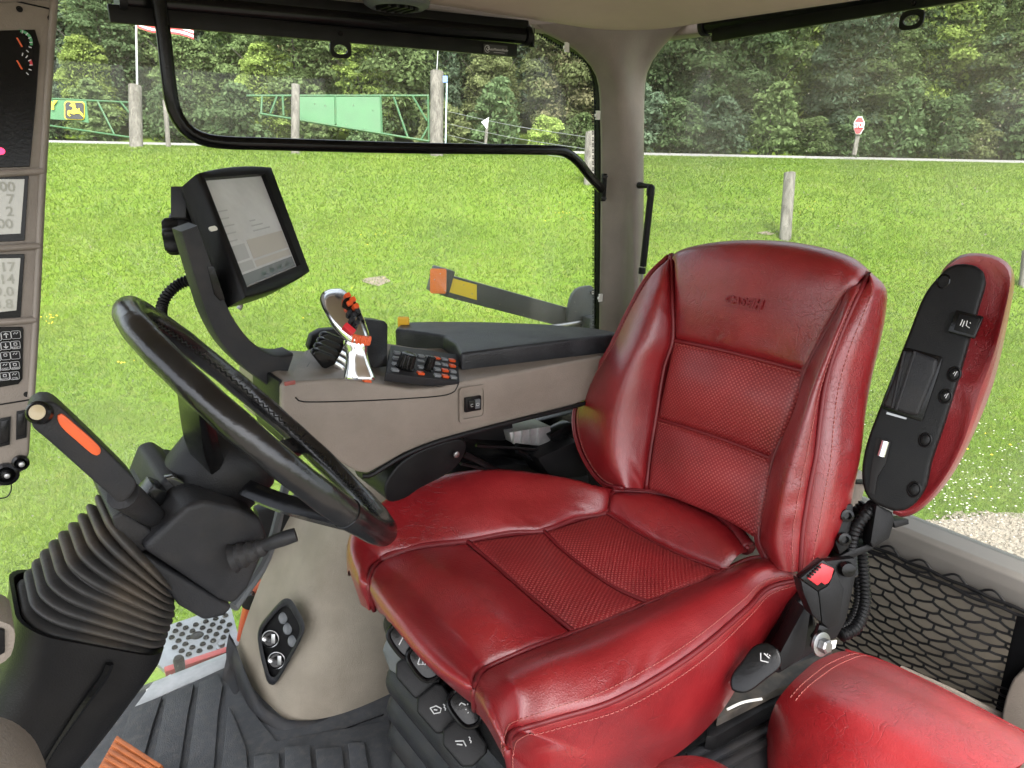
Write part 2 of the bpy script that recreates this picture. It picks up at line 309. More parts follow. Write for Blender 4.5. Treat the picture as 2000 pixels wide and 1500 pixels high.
STN = mat('gravel_stone', (.20, .17, .135), .85, var=.4, vs=60); o = rawobj('gravel_stones', np.vstack(V), 3, STN); o['kind'] = 'stuff'; o['label'] = 'loose pale pebbles on the gravel patch'; o['category'] = 'gravel'
Xq, Yq = np.meshgrid(np.linspace(-16, 16, 40), np.linspace(-22, .7, 24), indexing='ij'); A = np.zeros((40, 24, 3))
for i_ in range(40):
    for j_ in range(24): q = np.array([Xq[i_, j_], Yq[i_, j_], 0]); A[i_, j_] = gw(q@FH, q@LH)+np.array([0, 0, .012])
g = G(); g.grid(A); struct(obj('gravel_yard', g, GRV, smooth=180), 'gravel yard on the left side of the tractor')
def flowers(name, spots, m, size, hgt, lab, cat):
    V = []
    for (u, v, n, sp) in spots:
        c = ghit(u, v); cD, cL = c@FH, c@LH
        for i in range(n):
            D, L = cD+rng.normal(0, sp*1.3), cL+rng.normal(0, sp); p = gw(D, L); p[2] += hgt*rng.uniform(.7, 1.2); s = size*rng.uniform(.6, 1.2)
            v6 = np.array([[1, 0, 0], [.5, .87, 0], [-.5, .87, 0], [-1, 0, 0], [-.5, -.87, 0], [.5, -.87, 0]])*s; ap = np.array([0, 0, .7*s]); V += [q for a in range(6) for q in (p+v6[a], p+v6[(a+1) % 6], p+ap)]
    o = rawobj(name, np.array(V), 3, m); o['kind'] = 'stuff'; o['label'] = lab; o['category'] = cat
CLO = mat('clover_white', (.42, .41, .35), .8); DAN = mat('dandelion_yellow', (.72, .5, .02), .8)
flowers('clover_flowers', [(1900, 940, 90, .32), (1840, 1000, 70, .25), (1960, 880, 60, .35), (1930, 985, 70, .3), (1630, 480, 14, .4), (1880, 860, 30, .5)], CLO, .0085, .06, 'white clover heads in the grass by the gravel', 'flowers')
flowers('dandelion_flowers', [(95, 632, 16, .08), (1105, 422, 22, .28), (240, 720, 5, .06), (1900, 940, 5, .3), (1610, 425, 9, .35), (1860, 870, 6, .3), (760, 470, 8, .4), (480, 430, 6, .5), (1950, 860, 5, .3), (650, 600, 6, .4)], DAN, .011, .06, 'small yellow dandelions dotted in the lawn', 'flowers')
BARE = mat('bare_soil', (.14, .115, .085), .95, var=.35, vs=18)
for u, v, a, b in ((735, 549, .22, .20), (1495, 456, .10, .16)):
    c = ghit(u, v); cD, cL = c@FH, c@LH; g = G()
    g.grid(np.array([[gw(cD+r*a*math.cos(t)*(1+.2*math.sin(3*t)), cL+r*b*math.sin(t)*(1+.15*math.cos(4*t)))+np.array([0, 0, .026-.02*r*r]) for t in np.linspace(0, 6.283, 20, endpoint=False)] for r in (0.02, .4, .8, 1)]), False, True)
    struct(obj('soil_mound', g, BARE, smooth=180), 'small bare pale mound of soil in the lawn')
# --- trees
def leaf_mat():
    m = bpy.data.materials.new('leaves'); m.use_nodes = True; N = m.node_tree.nodes; L = m.node_tree.links; N.remove(N['Principled BSDF']); out = N['Material Output']
    oi = N.new('ShaderNodeObjectInfo'); ge = N.new('ShaderNodeNewGeometry'); tc = N.new('ShaderNodeTexCoord'); t = N.new('ShaderNodeTexNoise'); t.inputs['Scale'].default_value = 1.1; t.inputs['Detail'].default_value = 4; L.new(tc.outputs['Object'], t.inputs['Vector'])
    a = N.new('ShaderNodeMath'); a.operation = 'ADD'; L.new(ge.outputs['Random Per Island'], a.inputs[0]); L.new(t.outputs[0], a.inputs[1])
    mr = N.new('ShaderNodeMapRange'); mr.inputs[1].default_value = .3; mr.inputs[2].default_value = 1.5; mr.inputs[3].default_value = .5; mr.inputs[4].default_value = 1.6; L.new(a.outputs[0], mr.inputs[0])
    hv = N.new('ShaderNodeHueSaturation'); L.new(oi.outputs['Color'], hv.inputs['Color']); L.new(mr.outputs[0], hv.inputs['Value'])
    d = N.new('ShaderNodeBsdfDiffuse'); tr = N.new('ShaderNodeBsdfTranslucent'); L.new(hv.outputs[0], d.inputs[0]); L.new(hv.outputs[0], tr.inputs[0])
    m1 = N.new('ShaderNodeMixShader'); m1.inputs[0].default_value = .45; L.new(d.outputs[0], m1.inputs[1]); L.new(tr.outputs[0], m1.inputs[2]); L.new(m1.outputs[0], out.inputs[0]); return m
LEAF = leaf_mat(); BARK = mat('bark', (.055, .047, .04), .9, bump=.8, bs=12, var=.3, vs=5)
def crown_mesh(name, h, rad, z0, nl, per, ls, cone=0, seed=0):
    r = np.random.default_rng(seed); V = []
    for i in range(nl):
        t = r.uniform(0, 1); zz = z0+(h-z0)*t; prof = (1-cone)*math.sqrt(max(.05, 1-(2*t-.85)**2/1.4))+cone*(1.05-t); a = r.uniform(0, 6.283); q = rad*prof*math.sqrt(r.uniform(.3, 1))
        c = np.array([q*math.cos(a), q*math.sin(a), zz]); lr = rad*r.uniform(.26, .46)*(1-.35*t)
        n = int(per*r.uniform(.7, 1.3)); d = r.normal(0, 1, (n, 3)); d /= np.linalg.norm(d, axis=1)[:, None]; d[:, 2] = np.abs(d[:, 2])*.9-.25*r.uniform(0, 1, n)
        p = c+d*lr*r.uniform(.55, 1.08, n)[:, None]*np.array([1, 1, .75]); nn = d*1.0+np.array([0, 0, .35])+r.normal(0, .42, (n, 3)); nn /= np.linalg.norm(nn, axis=1)[:, None]
        e = np.cross(nn, r.normal(0, 1, (n, 3))); e /= np.linalg.norm(e, axis=1)[:, None]; f = np.cross(nn, e); s = ls*r.uniform(.55, 1.25, n)[:, None]
        Q = np.empty((n, 4, 3)); Q[:, 0] = p-e*s; Q[:, 1] = p-f*s*.5+nn*s*.15; Q[:, 2] = p+e*s; Q[:, 3] = p+f*s*.5-nn*s*.15; V.append(Q.reshape(-1, 3))
    n = int(nl*per*.35); t = r.uniform(0, 1, n); prof = (1-cone)*np.sqrt(np.maximum(.05, 1-(2*t-.85)**2/1.4))+cone*(1.05-t); a = r.uniform(0, 6.283, n); q = rad*prof*np.sqrt(r.uniform(0, 1, n)); p = np.stack([q*np.cos(a), q*np.sin(a), z0+(h-z0)*t], 1)
    nn = r.normal(0, 1, (n, 3))+np.array([0, 0, .5]); nn /= np.linalg.norm(nn, axis=1)[:, None]; e = np.cross(nn, r.normal(0, 1, (n, 3))); e /= np.linalg.norm(e, axis=1)[:, None]; f = np.cross(nn, e); s = ls*r.uniform(.7, 1.5, n)[:, None]
    Q = np.empty((n, 4, 3)); Q[:, 0] = p-e*s; Q[:, 1] = p-f*s*.5; Q[:, 2] = p+e*s; Q[:, 3] = p+f*s*.5; V.append(Q.reshape(-1, 3))
    return raw_mesh(name, np.vstack(V), 4, LEAF)
def trunk_mesh(name, h, r0, seed):
    r = np.random.default_rng(seed); g = G(); b = r.normal(0, .25, 2); g.tube([(0, 0, -.5), (b[0]*.3, b[1]*.3, h*.35), (b[0], b[1], h*.85)], [r0*1.3, r0*.8, r0*.25], 8, n=8)
    for i in range(4):
        z = h*r.uniform(.25, .65); a = r.uniform(0, 6.283); l = h*r.uniform(.2, .32); g.tube([(b[0]*.4, b[1]*.4, z), (math.cos(a)*l*.5, math.sin(a)*l*.5, z+l*.4), (math.cos(a)*l, math.sin(a)*l, z+l*.9)], [r0*.4, r0*.25, r0*.08], 5, n=5)
    me = bpy.data.meshes.new(name); me.from_pydata(np.vstack(g.V).tolist(), [], g.F); me.shade_smooth(); me.materials.append(BARK); return me
CR = [crown_mesh('crown', 11, 3.3, 1.0, 60, 300, .15, .15, 1), crown_mesh('crown', 12.5, 3.0, 1.5, 58, 300, .145, .25, 2), crown_mesh('crown', 10, 3.8, .8, 64, 300, .155, .1, 3), crown_mesh('crown', 13, 2.7, 1.2, 54, 300, .14, .3, 4), crown_mesh('crown', 9.5, 3.0, .6, 54, 300, .145, .2, 5)]
BU = [crown_mesh('foliage', 2.9, 1.7, .1, 22, 150, .13, .1, 11), crown_mesh('foliage', 2.3, 1.4, .05, 18, 150, .12, .2, 12), crown_mesh('foliage', 3.4, 1.5, .1, 20, 150, .14, .35, 13)]
TR = [trunk_mesh('trunk', 11, .2, s) for s in (1, 2, 3)]; ST = [trunk_mesh('stem', 2.4, .05, s) for s in (4, 5)]
TCOL = {'dark': (.058, .086, .040), 'mid': (.078, .108, .044), 'olive': (.09, .105, .046), 'lime': (.145, .19, .052), 'blue': (.062, .088, .056), 'tan': (.10, .096, .052)}
USED = set()
def tree(D, L, k, s, c, label, group=None, bush=False):
    while label in USED: label += ' further right'
    USED.add(label)
    p = gw(D, L); o = thing('bush' if bush else 'tree', p, label, 'bush' if bush else 'tree', group); o.rotation_euler = (0, 0, rng.uniform(0, 6.28)); o.scale = (s*rng.uniform(.9, 1.1),)*2+(s*rng.uniform(.92, 1.12),)
    c0 = np.array(TCOL[c])*rng.uniform(1.0, 1.9)
    for nm, me in ((('foliage', BU[k % 3]), ('stem', ST[k % 2])) if bush else (('crown', CR[k % 5]), ('trunk', TR[k % 3]))):
        q = bpy.data.objects.new(nm, me); COL.objects.link(q); q.parent = o; q.color = (*c0, 1)
def Lof(u, D): return (u-1000)/1474*D
def place(u):
    for lim, s in ((130, 'behind the deer sign'), (300, 'by the tall left post'), (480, 'left of the middle gate'), (600, 'behind the slim post'), (760, 'behind the solid gate panels'), (880, 'behind the thick post'), (1000, 'right of the thick post'), (1170, 'left of the pillar'), (1290, 'hidden partly by the pillar'), (1400, 'just right of the pillar'), (1520, 'above the seat back'), (1620, 'left of the stop sign'), (1720, 'behind the stop sign'), (1830, 'right of the stop sign'), (1920, 'above the raised armrest')):
        if u < lim: return s
    return 'at the right edge'
kinds = ['dark', 'mid', 'blue', 'olive', 'mid', 'dark', 'lime', 'mid', 'blue', 'dark', 'tan', 'mid']; wl_ = {'dark': 'dark green', 'mid': 'mid green', 'blue': 'bluish green', 'olive': 'olive green', 'lime': 'bright lime green', 'tan': 'brownish green'}
i = 0
for row, (D0, du, s0) in enumerate(((44, 125, .72), (50, 118, .95), (57, 120, 1.1), (66, 130, 1.15), (76, 150, 1.2))):
    for u in np.arange(-150+row*37, 2200, du):
        uu_ = u
        c = kinds[(i*7+row*3) % 12]; D = D0+rng.uniform(-2, 2)
        if row == 0 and c == 'lime': c = 'mid'
        tree(D, Lof(u+rng.uniform(-35, 35), D), i, s0*rng.uniform(.82, 1.2), c, '%s tree %s %s' % (wl_[c], ('fronting the wood', 'second rank of the wood', 'half way up the wooded hill', 'high on the wooded hill', 'topmost on the wooded hill')[row], place(uu_)), '%s trees, rank %s of the wood' % (wl_[c], ('one', 'two', 'three', 'four', 'five')[row])); i += 1
tree(45, Lof(1775, 45), 0, .82, 'lime', 'tall bright lime green tree right of the stop sign')
tree(47, Lof(1990, 47), 1, .9, 'lime', 'lime green tree in the top right corner above the rear window')
tree(43, Lof(1655, 43), 2, .74, 'mid', 'broad rounded green tree behind the stop sign')
tree(41.5, Lof(712, 41.5), 3, .62, 'lime', 'light green tree just above the solid panels of the green gate')
tree(41.5, Lof(520, 41.5), 4, .52, 'lime', 'yellowish bushy tree above the left tip of the middle gate')
tree(41.5, Lof(175, 41.5), 4, .5, 'lime', 'yellow green bush between the instrument column and the tall left post')
tree(42.5, Lof(1945, 42.5), 2, .72, 'blue', 'dark bushy tree at the right edge of the rear window')
tree(43, Lof(1090, 43), 0, .8, 'olive', 'olive tree beside the pillar in the side window')
for u, k, s, c in [(-60, 0, 1, 'mid'), (60, 1, 1, 'dark'), (190, 2, .9, 'mid'), (330, 0, 1, 'dark'), (470, 1, 1.1, 'dark'), (600, 2, .9, 'mid'), (720, 0, .8, 'dark'), (850, 1, 1, 'olive'), (960, 2, .95, 'dark'), (1065, 0, .6, 'lime'), (1130, 1, .8, 'mid'), (1230, 2, 1, 'blue'), (1320, 0, .9, 'dark'), (1400, 1, 1.1, 'blue'), (1480, 2, 1, 'mid'), (1575, 0, .7, 'mid'), (1640, 1, .9, 'dark'), (1735, 2, 1, 'dark'), (1830, 0, 1, 'dark'), (1905, 1, .8, 'olive'), (1990, 2, 1, 'dark'), (2090, 0, 1, 'mid')]:
    tree(40+rng.uniform(-.6, .8), Lof(u+rng.uniform(-12, 12), 40), k, s, c, '%s shrub on the far road verge %s' % (wl_[c], place(u)), '%s shrubs of the road verge' % wl_[c], True)
# --- posts, gates, signs
WOOD = mat('weathered_wood', (.155, .143, .125), .9, bump=1.0, bs=30, var=.4, vs=9, dust=(.05, .042, .035), ds=22, damt=.85)
_mp = WOOD.node_tree.nodes.new('ShaderNodeMapping'); _mp.inputs['Scale'].default_value = (1, 1, .12); _l = WOOD.node_tree.links; _l.new(WOOD.node_tree.nodes['Texture Coordinate'].outputs['Object'], _mp.inputs[0])
for _n in WOOD.node_tree.nodes:
    if _n.type == 'TEX_NOISE': _l.new(_mp.outputs[0], _n.inputs['Vector'])
GGR = mat('gate_green', (.02, .095, .03), .5, var=.12, vs=5, dust=(.2, .13, .06), ds=9, damt=.2); GPN = mat('gate_panel_green', (.035, .125, .045), .5, var=.1, vs=3)
WIR = mat('wire', (.42, .42, .42), .4, .8)
def post(u0, v0, u1, v1, wpx, label, D=None):
    b = ghit(u0, v0) if D is None else at(u0, v0, d=D); d = (b-CAM)@FW; t = at(u1, v1, d=d-.35*0); r = wpx/FP*d/2
    o = thing('fence_post', b, label, 'post', 'wooden posts of the fence line'); ax = nrm(t-b); h = np.linalg.norm(t-b); g = G(); n = 16; th = np.linspace(0, 6.283, n, endpoint=False); A = []
    a = nrm(np.cross(ax, FW)); c = np.cross(ax, a)
    for z in np.linspace(-.4, h, 12): A.append(b+ax*z+np.outer(np.cos(th)*r*(1+.05*np.sin(3*th+z*2)+.03*np.sin(7*th-z*5)), a)+np.outer(np.sin(th)*r*(1+.05*np.sin(3*th+z*2)), c))
    A.append(A[-1]*.25+t*.75); A = np.array(A); A[-1] += .0; g.grid(A, False, True); g.F.append(tuple(range(12*n, 13*n))); obj('shaft', g, WOOD, o, 60); return b, t, d
DG = 22.5
pL = post(267, 283, 263, 168, 24, 'tall weathered post at the free end of the signed green gate', DG)
post(329, 282, 322, 196, 9, 'thin pale post just right of the signed gate', DG+2)
post(577, 296, 577, 166, 16, 'slim round post standing in front of the middle green gate', DG-1)
pM = post(853, 298, 853, 141, 26, 'thick cracked gate post right of the solid green gate panels', DG)
pR = post(1151, 360, 1155, 259, 22, 'fence post half hidden behind the cab pillar', None)
pQ = post(1533, 467, 1543, 338, 22, 'short weathered post in mid lawn seen above the red seat', None)
post(2003, 560, 2010, 490, 24, 'post cut off by the right edge behind the raised armrest', None)
def gate(name, label, lines, panels, r, loc):
    o = thing(name, loc, label, 'gate', 'green steel gates')
    for nm, p, q in lines: g = G(); g.tube([p, q], r, 8); obj(nm, g, GGR, o)
    for ps in panels: g = G(); g.prism(ps, -FH*.02, 0); obj('panel', g, GPN, o)
    return o
a = lambda u, v: at(u, v, d=DG)
gate('field_gate', 'green steel gate with two solid sheet panels left of the thick post', [('rail', a(482, 187), a(838, 187)), ('rail', a(508, 222), a(838, 276)), ('stile', a(836, 187), a(838, 276)), ('stile', a(512, 187), a(510, 222)), ('brace', a(528, 222), a(541, 188)), ('brace', a(554, 226), a(552, 188)), ('brace', a(769, 190), a(797, 270)), ('brace', a(806, 188), a(834, 236)), ('brace', a(822, 274), a(837, 247)), ('stile', a(655, 187), a(656, 243)), ('stile', a(743, 187), a(746, 262))],
     [[a(579, 189), a(653, 189), a(654, 245), a(579, 233)], [a(657, 189), a(742, 189), a(744, 259), a(658, 245)]], .035, a(670, 285))
gs = gate('signed_gate', 'green steel gate with black and yellow deer sign at far left', [('rail', a(40, 190), a(272, 201)), ('rail', a(60, 240), a(272, 271)), ('stile', a(268, 200), a(272, 271)), ('brace', a(190, 197), a(223, 262)), ('brace', a(236, 200), a(272, 243)), ('brace', a(257, 268), a(274, 247))], [[a(40, 193), a(169, 197), a(174, 240), a(150, 236), a(120, 234), a(90, 232), a(60, 230)]], .03, a(180, 285))
SGN = mat('sign_black', (.012, .012, .012), .5); SGY = mat('sign_yellow', (.82, .62, .02), .5)
fr = -FH*.04; cx, cy = 145, 216
def rr(u, v, w, h, k, n=6):
    out = []
    for sx, sy, a0 in ((1, -1, -90), (1, 1, 0), (-1, 1, 90), (-1, -1, 180)):
        for i in range(n+1): t = math.radians(a0+90*i/n); out.append((u+sx*(w-k)+k*math.cos(t), v+sy*(h-k)+k*math.sin(t)))
    return out
g = G(); g.prism([at(p, q+(p-cx)*.05, d=DG-.06) for p, q in rr(cx, cy, 19.5, 18, 6)], FH*.03); eb = obj('sign_border', g, SGY, gs, 0)
g = G(); g.prism([at(p, q+(p-cx)*.05, d=DG-.09) for p, q in rr(cx, cy, 18, 16.5, 5.5)], FH*.03); obj('sign_face', g, SGN, eb, 0)
deer = [(131, 218), (134, 215), (139, 216), (143, 212), (140, 207), (136, 207), (136, 205), (140, 203), (138, 200), (140, 199), (142, 203), (144, 202), (143, 199), (145, 200), (146, 205), (147, 211), (152, 214), (154, 211), (155, 213), (154, 216), (158, 219), (162, 225), (164, 229), (161, 227), (156, 222), (150, 221), (145, 223), (140, 222), (136, 220), (134, 224), (138, 226), (136, 227), (132, 224)]
g = G(); g.prism([at(p, q, d=DG-.11) for p, q in deer], FH*.02); obj('deer_emblem', g, SGY, eb, 0)
text('letter', 'Y', .36, at(103, 206, d=DG-.07), RT, UP, SGY, gs, .01, bold=.02)
# wire strands to the right of the thick post
o = thing('fence_wires', pM[0], 'thin wire strands sagging from thick post to the pillar', 'wire')
for v0, v1, vv in ((216, 258+8, 0), (240, 285, 1), (262, 300, 2)):
    g = G(); p = at(868, v0, d=DG); q = pR[1]-np.array([0, 0, .12+.28*vv]); mid = (p+q)/2-np.array([0, 0, .06]); g.tube([p, mid, q], .007, 5, n=12); obj('wire', g, WIR, o)
# blue marker on the thick post, triangular marker, stop sign, flag
BLU = mat('marker_blue', (.10, .2, .45), .5); FIB = mat('marker_rod', (.45, .58, .60), .5)
o = thing('post_marker', at(871, 285, d=DG-.3), 'blue topped marker rod beside the thick post', 'marker'); g = G(); g.tube([at(870, 287, d=DG-.3), at(873, 150, d=DG-.3)], .022, 8); obj('rod', g, FIB, o)
g = G(); g.prism([at(p, q, d=DG-.34) for p, q in ((865, 148), (874, 148), (874, 161), (865, 161))], FH*.02); obj('plate', g, BLU, o)
g = G(); g.tube([at(853, 141, d=DG), at(856, 90, d=DG)], .012, 6); obj('wire_rod', g, WIR, o)
o = thing('triangle_marker', at(948, 281, d=DG+3), 'small white triangular marker on a thin stake', 'marker'); g = G(); g.tube([at(948, 284, d=DG+3), at(952, 234, d=DG+3)], .055, 8); obj('stake', g, WOOD, o)
g = G(); g.prism([at(p, q, d=DG+2.9) for p, q in ((940, 238), (955, 229), (951, 252))], FH*.02); obj('plate', g, mat('marker_white', (.6, .62, .62), .5), o)
# stop sign
b = at(1669, 300, d=29.5); o = thing('stop_sign', b, 'red octagonal STOP sign on a leaning stake at the road', 'sign'); g = G(); g.bar(at(1668, 303, d=29.5), at(1677, 255, d=29.5), .16, .08, FH); obj('stake', g, WOOD, o)
sw = np.array([15.5*math.cos(math.radians(22.5+45*i)) for i in range(8)]); sh = np.array([15.5*math.sin(math.radians(22.5+45*i)) for i in range(8)])
def octa(k, d): return [at(1678+sw[i]*k*.68+(-sh[i])*k*.0+sh[i]*0-(-sh[i])*.12*k, 245-sh[i]*k*1.22, d=d) for i in range(8)]
g = G(); g.prism(octa(1, 29.38), FH*.03); pl = obj('plate_border', g, WPL, o, 0); g = G(); g.prism(octa(.9, 29.34), FH*.03); obj('plate', g, mat('stop_red', (.55, .012, .02), .45), pl, 0)
text('lettering', 'STOP', .30, at(1678, 245, d=29.3), RT, UP+RT*.12, WHI, pl, .005, sx=.62, bold=.012)
# flag on its pole
o = thing('flag', at(268, 285, d=30), 'striped red and white flag hanging from a tall thin pole', 'flag'); g = G(); g.tube([at(270, 285, d=30), at(264, -60, d=30)], .045, 8); obj('pole', g, ALU, o)
FRD = mat('flag_red', (.6, .05, .06), .7); FWH = mat('flag_white', (.75, .73, .72), .7); FBL = mat('flag_blue', (.03, .04, .15), .7)
for k in range(13):
    A = []
    for s in np.linspace(0, 1, 12):
        u = 266+s*112; base = 0+s*26+4*math.sin(s*6); dd = 30+.25*math.sin(s*9)
        A.append([at(u, base+k*4.0, d=dd), at(u, base+(k+1)*4.0, d=dd)])
    g = G(); A = np.array(A); g.grid(A); g.grid(A+FH*.01); obj('stripe', g, FRD if k % 2 == 0 else FWH, o, 180)
g = G(); g.prism([at(p, q, d=29.9) for p, q in ((266, -9), (306, 2), (306, 24), (266, 12))], FH*.02); obj('canton', g, FBL, o)
# ================================================================ CAB SHELL
def glass(name, tint, dirt):
    m = bpy.data.materials.new(name); m.use_nodes = True; N = m.node_tree.nodes; L = m.node_tree.links; N.remove(N['Principled BSDF']); out = N['Material Output']
    t = N.new('ShaderNodeBsdfTransparent'); t.inputs[0].default_value = (*tint, 1); g = N.new('ShaderNodeBsdfGlossy'); g.inputs['Roughness'].default_value = .02; d = N.new('ShaderNodeBsdfDiffuse'); d.inputs[0].default_value = (.6, .58, .5, 1)
    tc = N.new('ShaderNodeTexCoord'); nz = N.new('ShaderNodeTexNoise'); nz.inputs['Scale'].default_value = 4; nz.inputs['Detail'].default_value = 8; L.new(tc.outputs['Object'], nz.inputs['Vector'])
    vo = N.new('ShaderNodeTexVoronoi'); vo.inputs['Scale'].default_value = 45; L.new(tc.outputs['Object'], vo.inputs['Vector']); sp = N.new('ShaderNodeMapRange'); sp.inputs[1].default_value = .06; sp.inputs[2].default_value = .09; sp.inputs[3].default_value = dirt*6; sp.inputs[4].default_value = 0; L.new(vo.outputs['Distance'], sp.inputs[0])
    mr = N.new('ShaderNodeMapRange'); mr.inputs[1].default_value = .35; mr.inputs[2].default_value = .75; mr.inputs[3].default_value = dirt*.3; mr.inputs[4].default_value = dirt*1.6; L.new(nz.outputs[0], mr.inputs[0])
    ad = N.new('ShaderNodeMath'); ad.operation = 'ADD'; L.new(mr.outputs[0], ad.inputs[0]); L.new(sp.outputs[0], ad.inputs[1])
    m1 = N.new('ShaderNodeMixShader'); L.new(ad.outputs[0], m1.inputs[0]); L.new(t.outputs[0], m1.inputs[1]); L.new(d.outputs[0], m1.inputs[2])
    fr_ = N.new('ShaderNodeFresnel'); fr_.inputs[0].default_value = 1.27; m2 = N.new('ShaderNodeMixShader'); L.new(fr_.outputs[0], m2.inputs[0]); L.new(m1.outputs[0], m2.inputs[1]); L.new(g.outputs[0], m2.inputs[2]); L.new(m2.outputs[0], out.inputs[0]); return m
GLS = glass('side_glass', (.97, .985, .97), .075); GLR = glass('rear_glass', (.93, .95, .93), .125)
# floor
g = G(); g.box((.35, .62, -.03), (1.25, .9, .03)); fl = struct(obj('cab_floor', g, RUB, smooth=0), 'dark rubber covered cab floor')
# roof lining: slab with rolled rim
RX0, RX1, RY0, RY1 = -.5, 1.425, -.28, 1.40; g = G()
A = []
for k, (ins, z) in enumerate(((.0, 1.53), (.0, 1.45), (.012, 1.430), (.035, 1.420), (.08, 1.420), (.16, 1.438), (.24, 1.45))):
    x0, x1, y0, y1 = RX0+ins, RX1-ins, RY0+ins, RY1-ins; r = .16-ins*.4; ring = []
    for cx_, cy_, a0 in ((x1-r, y1-r, 0), (x0+r, y1-r, 90), (x0+r, y0+r, 180), (x1-r, y0+r, 270)):
        for i in range(9): t = math.radians(a0+90*i/8); ring.append((cx_+r*math.cos(t), cy_+r*math.sin(t), z))
    A.append(ring)
g.grid(np.array(A), False, True); g.F.append(tuple(range(6*36, 7*36))); g.F.append(tuple(range(36))); rf = struct(obj('roof_lining', g, LIN, smooth=60), 'beige fabric roof lining of the cab')
# window header panels above glass
g = G(); g.box((.35, 1.475, 1.47), (1.2, .03, .055), bev=.012); obj('header_rail', g, BEI, rf)
g = G(); g.box((1.53, .55, 1.48), (.03, .9, .06), bev=.012); obj('header_rail', g, BEI, rf)
# corner pillar
yl = 1.455; xr = 1.50
L0 = [at(1035, 50, y=yl), at(1090, 78, y=yl), at(1135, 108, y=yl), at(1165, 150, y=yl), at(1172, 230, y=yl), at(1173, 400, y=yl), at(1170, 640, y=yl), at(1168, 800, y=yl)]
L1 = [at(1100, 45, y=1.42), at(1130, 78, y=1.42), at(1160, 115, y=1.425), at(1180, 160, y=1.43), at(1186, 230, y=1.43), at(1187, 400, y=1.43), at(1186, 640, y=1.43), at(1184, 800, y=1.43)]
L2 = [at(1200, 38, y=1.36), at(1200, 75, y=1.365), at(1207, 120, y=1.38), at(1215, 170, y=1.39), at(1218, 230, y=1.39), at(1219, 400, y=1.39), at(1218, 640, y=1.39), at(1216, 800, y=1.39)]
L3 = [at(1300, 42, x=1.46), at(1272, 78, x=1.46), at(1250, 118, x=1.46), at(1242, 165, x=1.46), at(1241, 230, x=1.46), at(1241, 400, x=1.455), at(1240, 640, x=1.45), at(1238, 800, x=1.45)]
L4 = [at(1345, 45, x=xr), at(1308, 75, x=xr), at(1278, 112, x=xr), at(1262, 150, x=xr), at(1258, 230, x=xr), at(1257, 400, x=xr), at(1256, 640, x=xr), at(1255, 800, x=xr)]
L5 = [q+np.array([.06, .07, 0]) for q in L4]; L00 = [q+np.array([.05, .03, 0]) for q in L0]
rails = [rs(r, 40) for r in (L00, L0, L1, L2, L3, L4, L5)]; A = np.array([rs([r[i] for r in rails], 31) for i in range(40)]); g = G(); g.grid(A)
pil = struct(obj('corner_pillar', g, BEI, smooth=80), 'beige cab pillar between the side and rear windows')
g = G(); g.tube([at(1205, 300, y=1.385), at(1205, 800, y=1.385)], .0, 4) if False else None
# side window
g = G(); g.box((.25, 1.502, .72), (1.25, .003, .78)); sw_ = struct(obj('side_window', g, GLS, smooth=0), 'large clear right hand side window of the cab')
g = G(); p = [at(1020, 42, y=1.49), at(1075, 78, y=1.49), at(1120, 103, y=1.49), at(1148, 125, y=1.49), at(1160, 160, y=1.49), at(1163, 230, y=1.49), at(1163, 640, y=1.49), at(1162, 760, y=1.49)]; q = rs(p, 60); A = np.array([[a+np.array([-.006, .0, 0]), a+np.array([-.006, -.022, 0]), a+np.array([.03, -.022, .012]), a+np.array([.03, .005, .012])] for a in q]); g.grid(A, False, True); obj('window_seal', g, BLK, sw_)
# dotted frit border inside the seal
g = G()
for k in range(2):
    for i, a in enumerate(rs(p, 150)):
        c = a+np.array([-.012-.008*k, -.012, -.004+.002*(i % 2)]); s = .0024-.0006*k; g.add([c+np.array([-s, 0, -s]), c+np.array([s, 0, -s]), c+np.array([s, 0, s]), c+np.array([-s, 0, s]), c+np.array([-s, .002, -s]), c+np.array([s, .002, -s]), c+np.array([s, .002, s]), c+np.array([-s, .002, s])], [(0, 1, 2, 3), (4, 7, 6, 5), (0, 4, 5, 1), (1, 5, 6, 2), (2, 6, 7, 3), (3, 7, 4, 0)])
fo = obj('frit_dots', g, BLK, sw_, 0); fo['kind'] = 'stuff'
# lower right wall below the glass
g = G(); g.box((.98, 1.49, .18), (.55, .02, .19), bev=.01); struct(obj('side_wall', g, BLK), 'dark cab wall below the side window')
# rear window, sill and lower wall
g = G(); g.box((1.545, .45, .95), (.003, 1.0, .56)); rw = struct(obj('rear_window', g, GLR, smooth=0), 'wide rear window of the cab')
g = G(); pr = [(1.475, .375), (1.478, .398), (1.49, .405), (1.56, .405), (1.575, .39), (1.575, .34), (1.475, .34)]; g.prism([(x, 1.36, z) for x, z in pr], (0, -1.9, 0), .003); obj('window_sill', g, mat('sill_beige', (.125, .116, .103), .45, bump=.15, bs=500, var=.08, vs=8), rw)
g = G(); g.box((1.52, .45, .16), (.03, .95, .20), bev=.006); struct(obj('rear_wall', g, FAB, smooth=0), 'beige textured panel below the rear window')
# roof vent
c = at(775, 10, z=1.398); o = thing('roof_vent', c, 'oval grey vent set in the roof lining above the side blind', 'vent'); g = G(); g.lathe(c+np.array([0, 0, .008]), (0, 0, -1), [(.062, 0), (.06, .008), (.05, .014), (.042, .013), (.038, .006)], 32); obj('bezel', g, GRY, o)
for k in range(5): g = G(); g.box(c+np.array([(-2+k)*.014, 0, -.004]), (.0035, .036-.006*abs(k-2), .005), bev=.001); obj('vane', g, BLK, o)
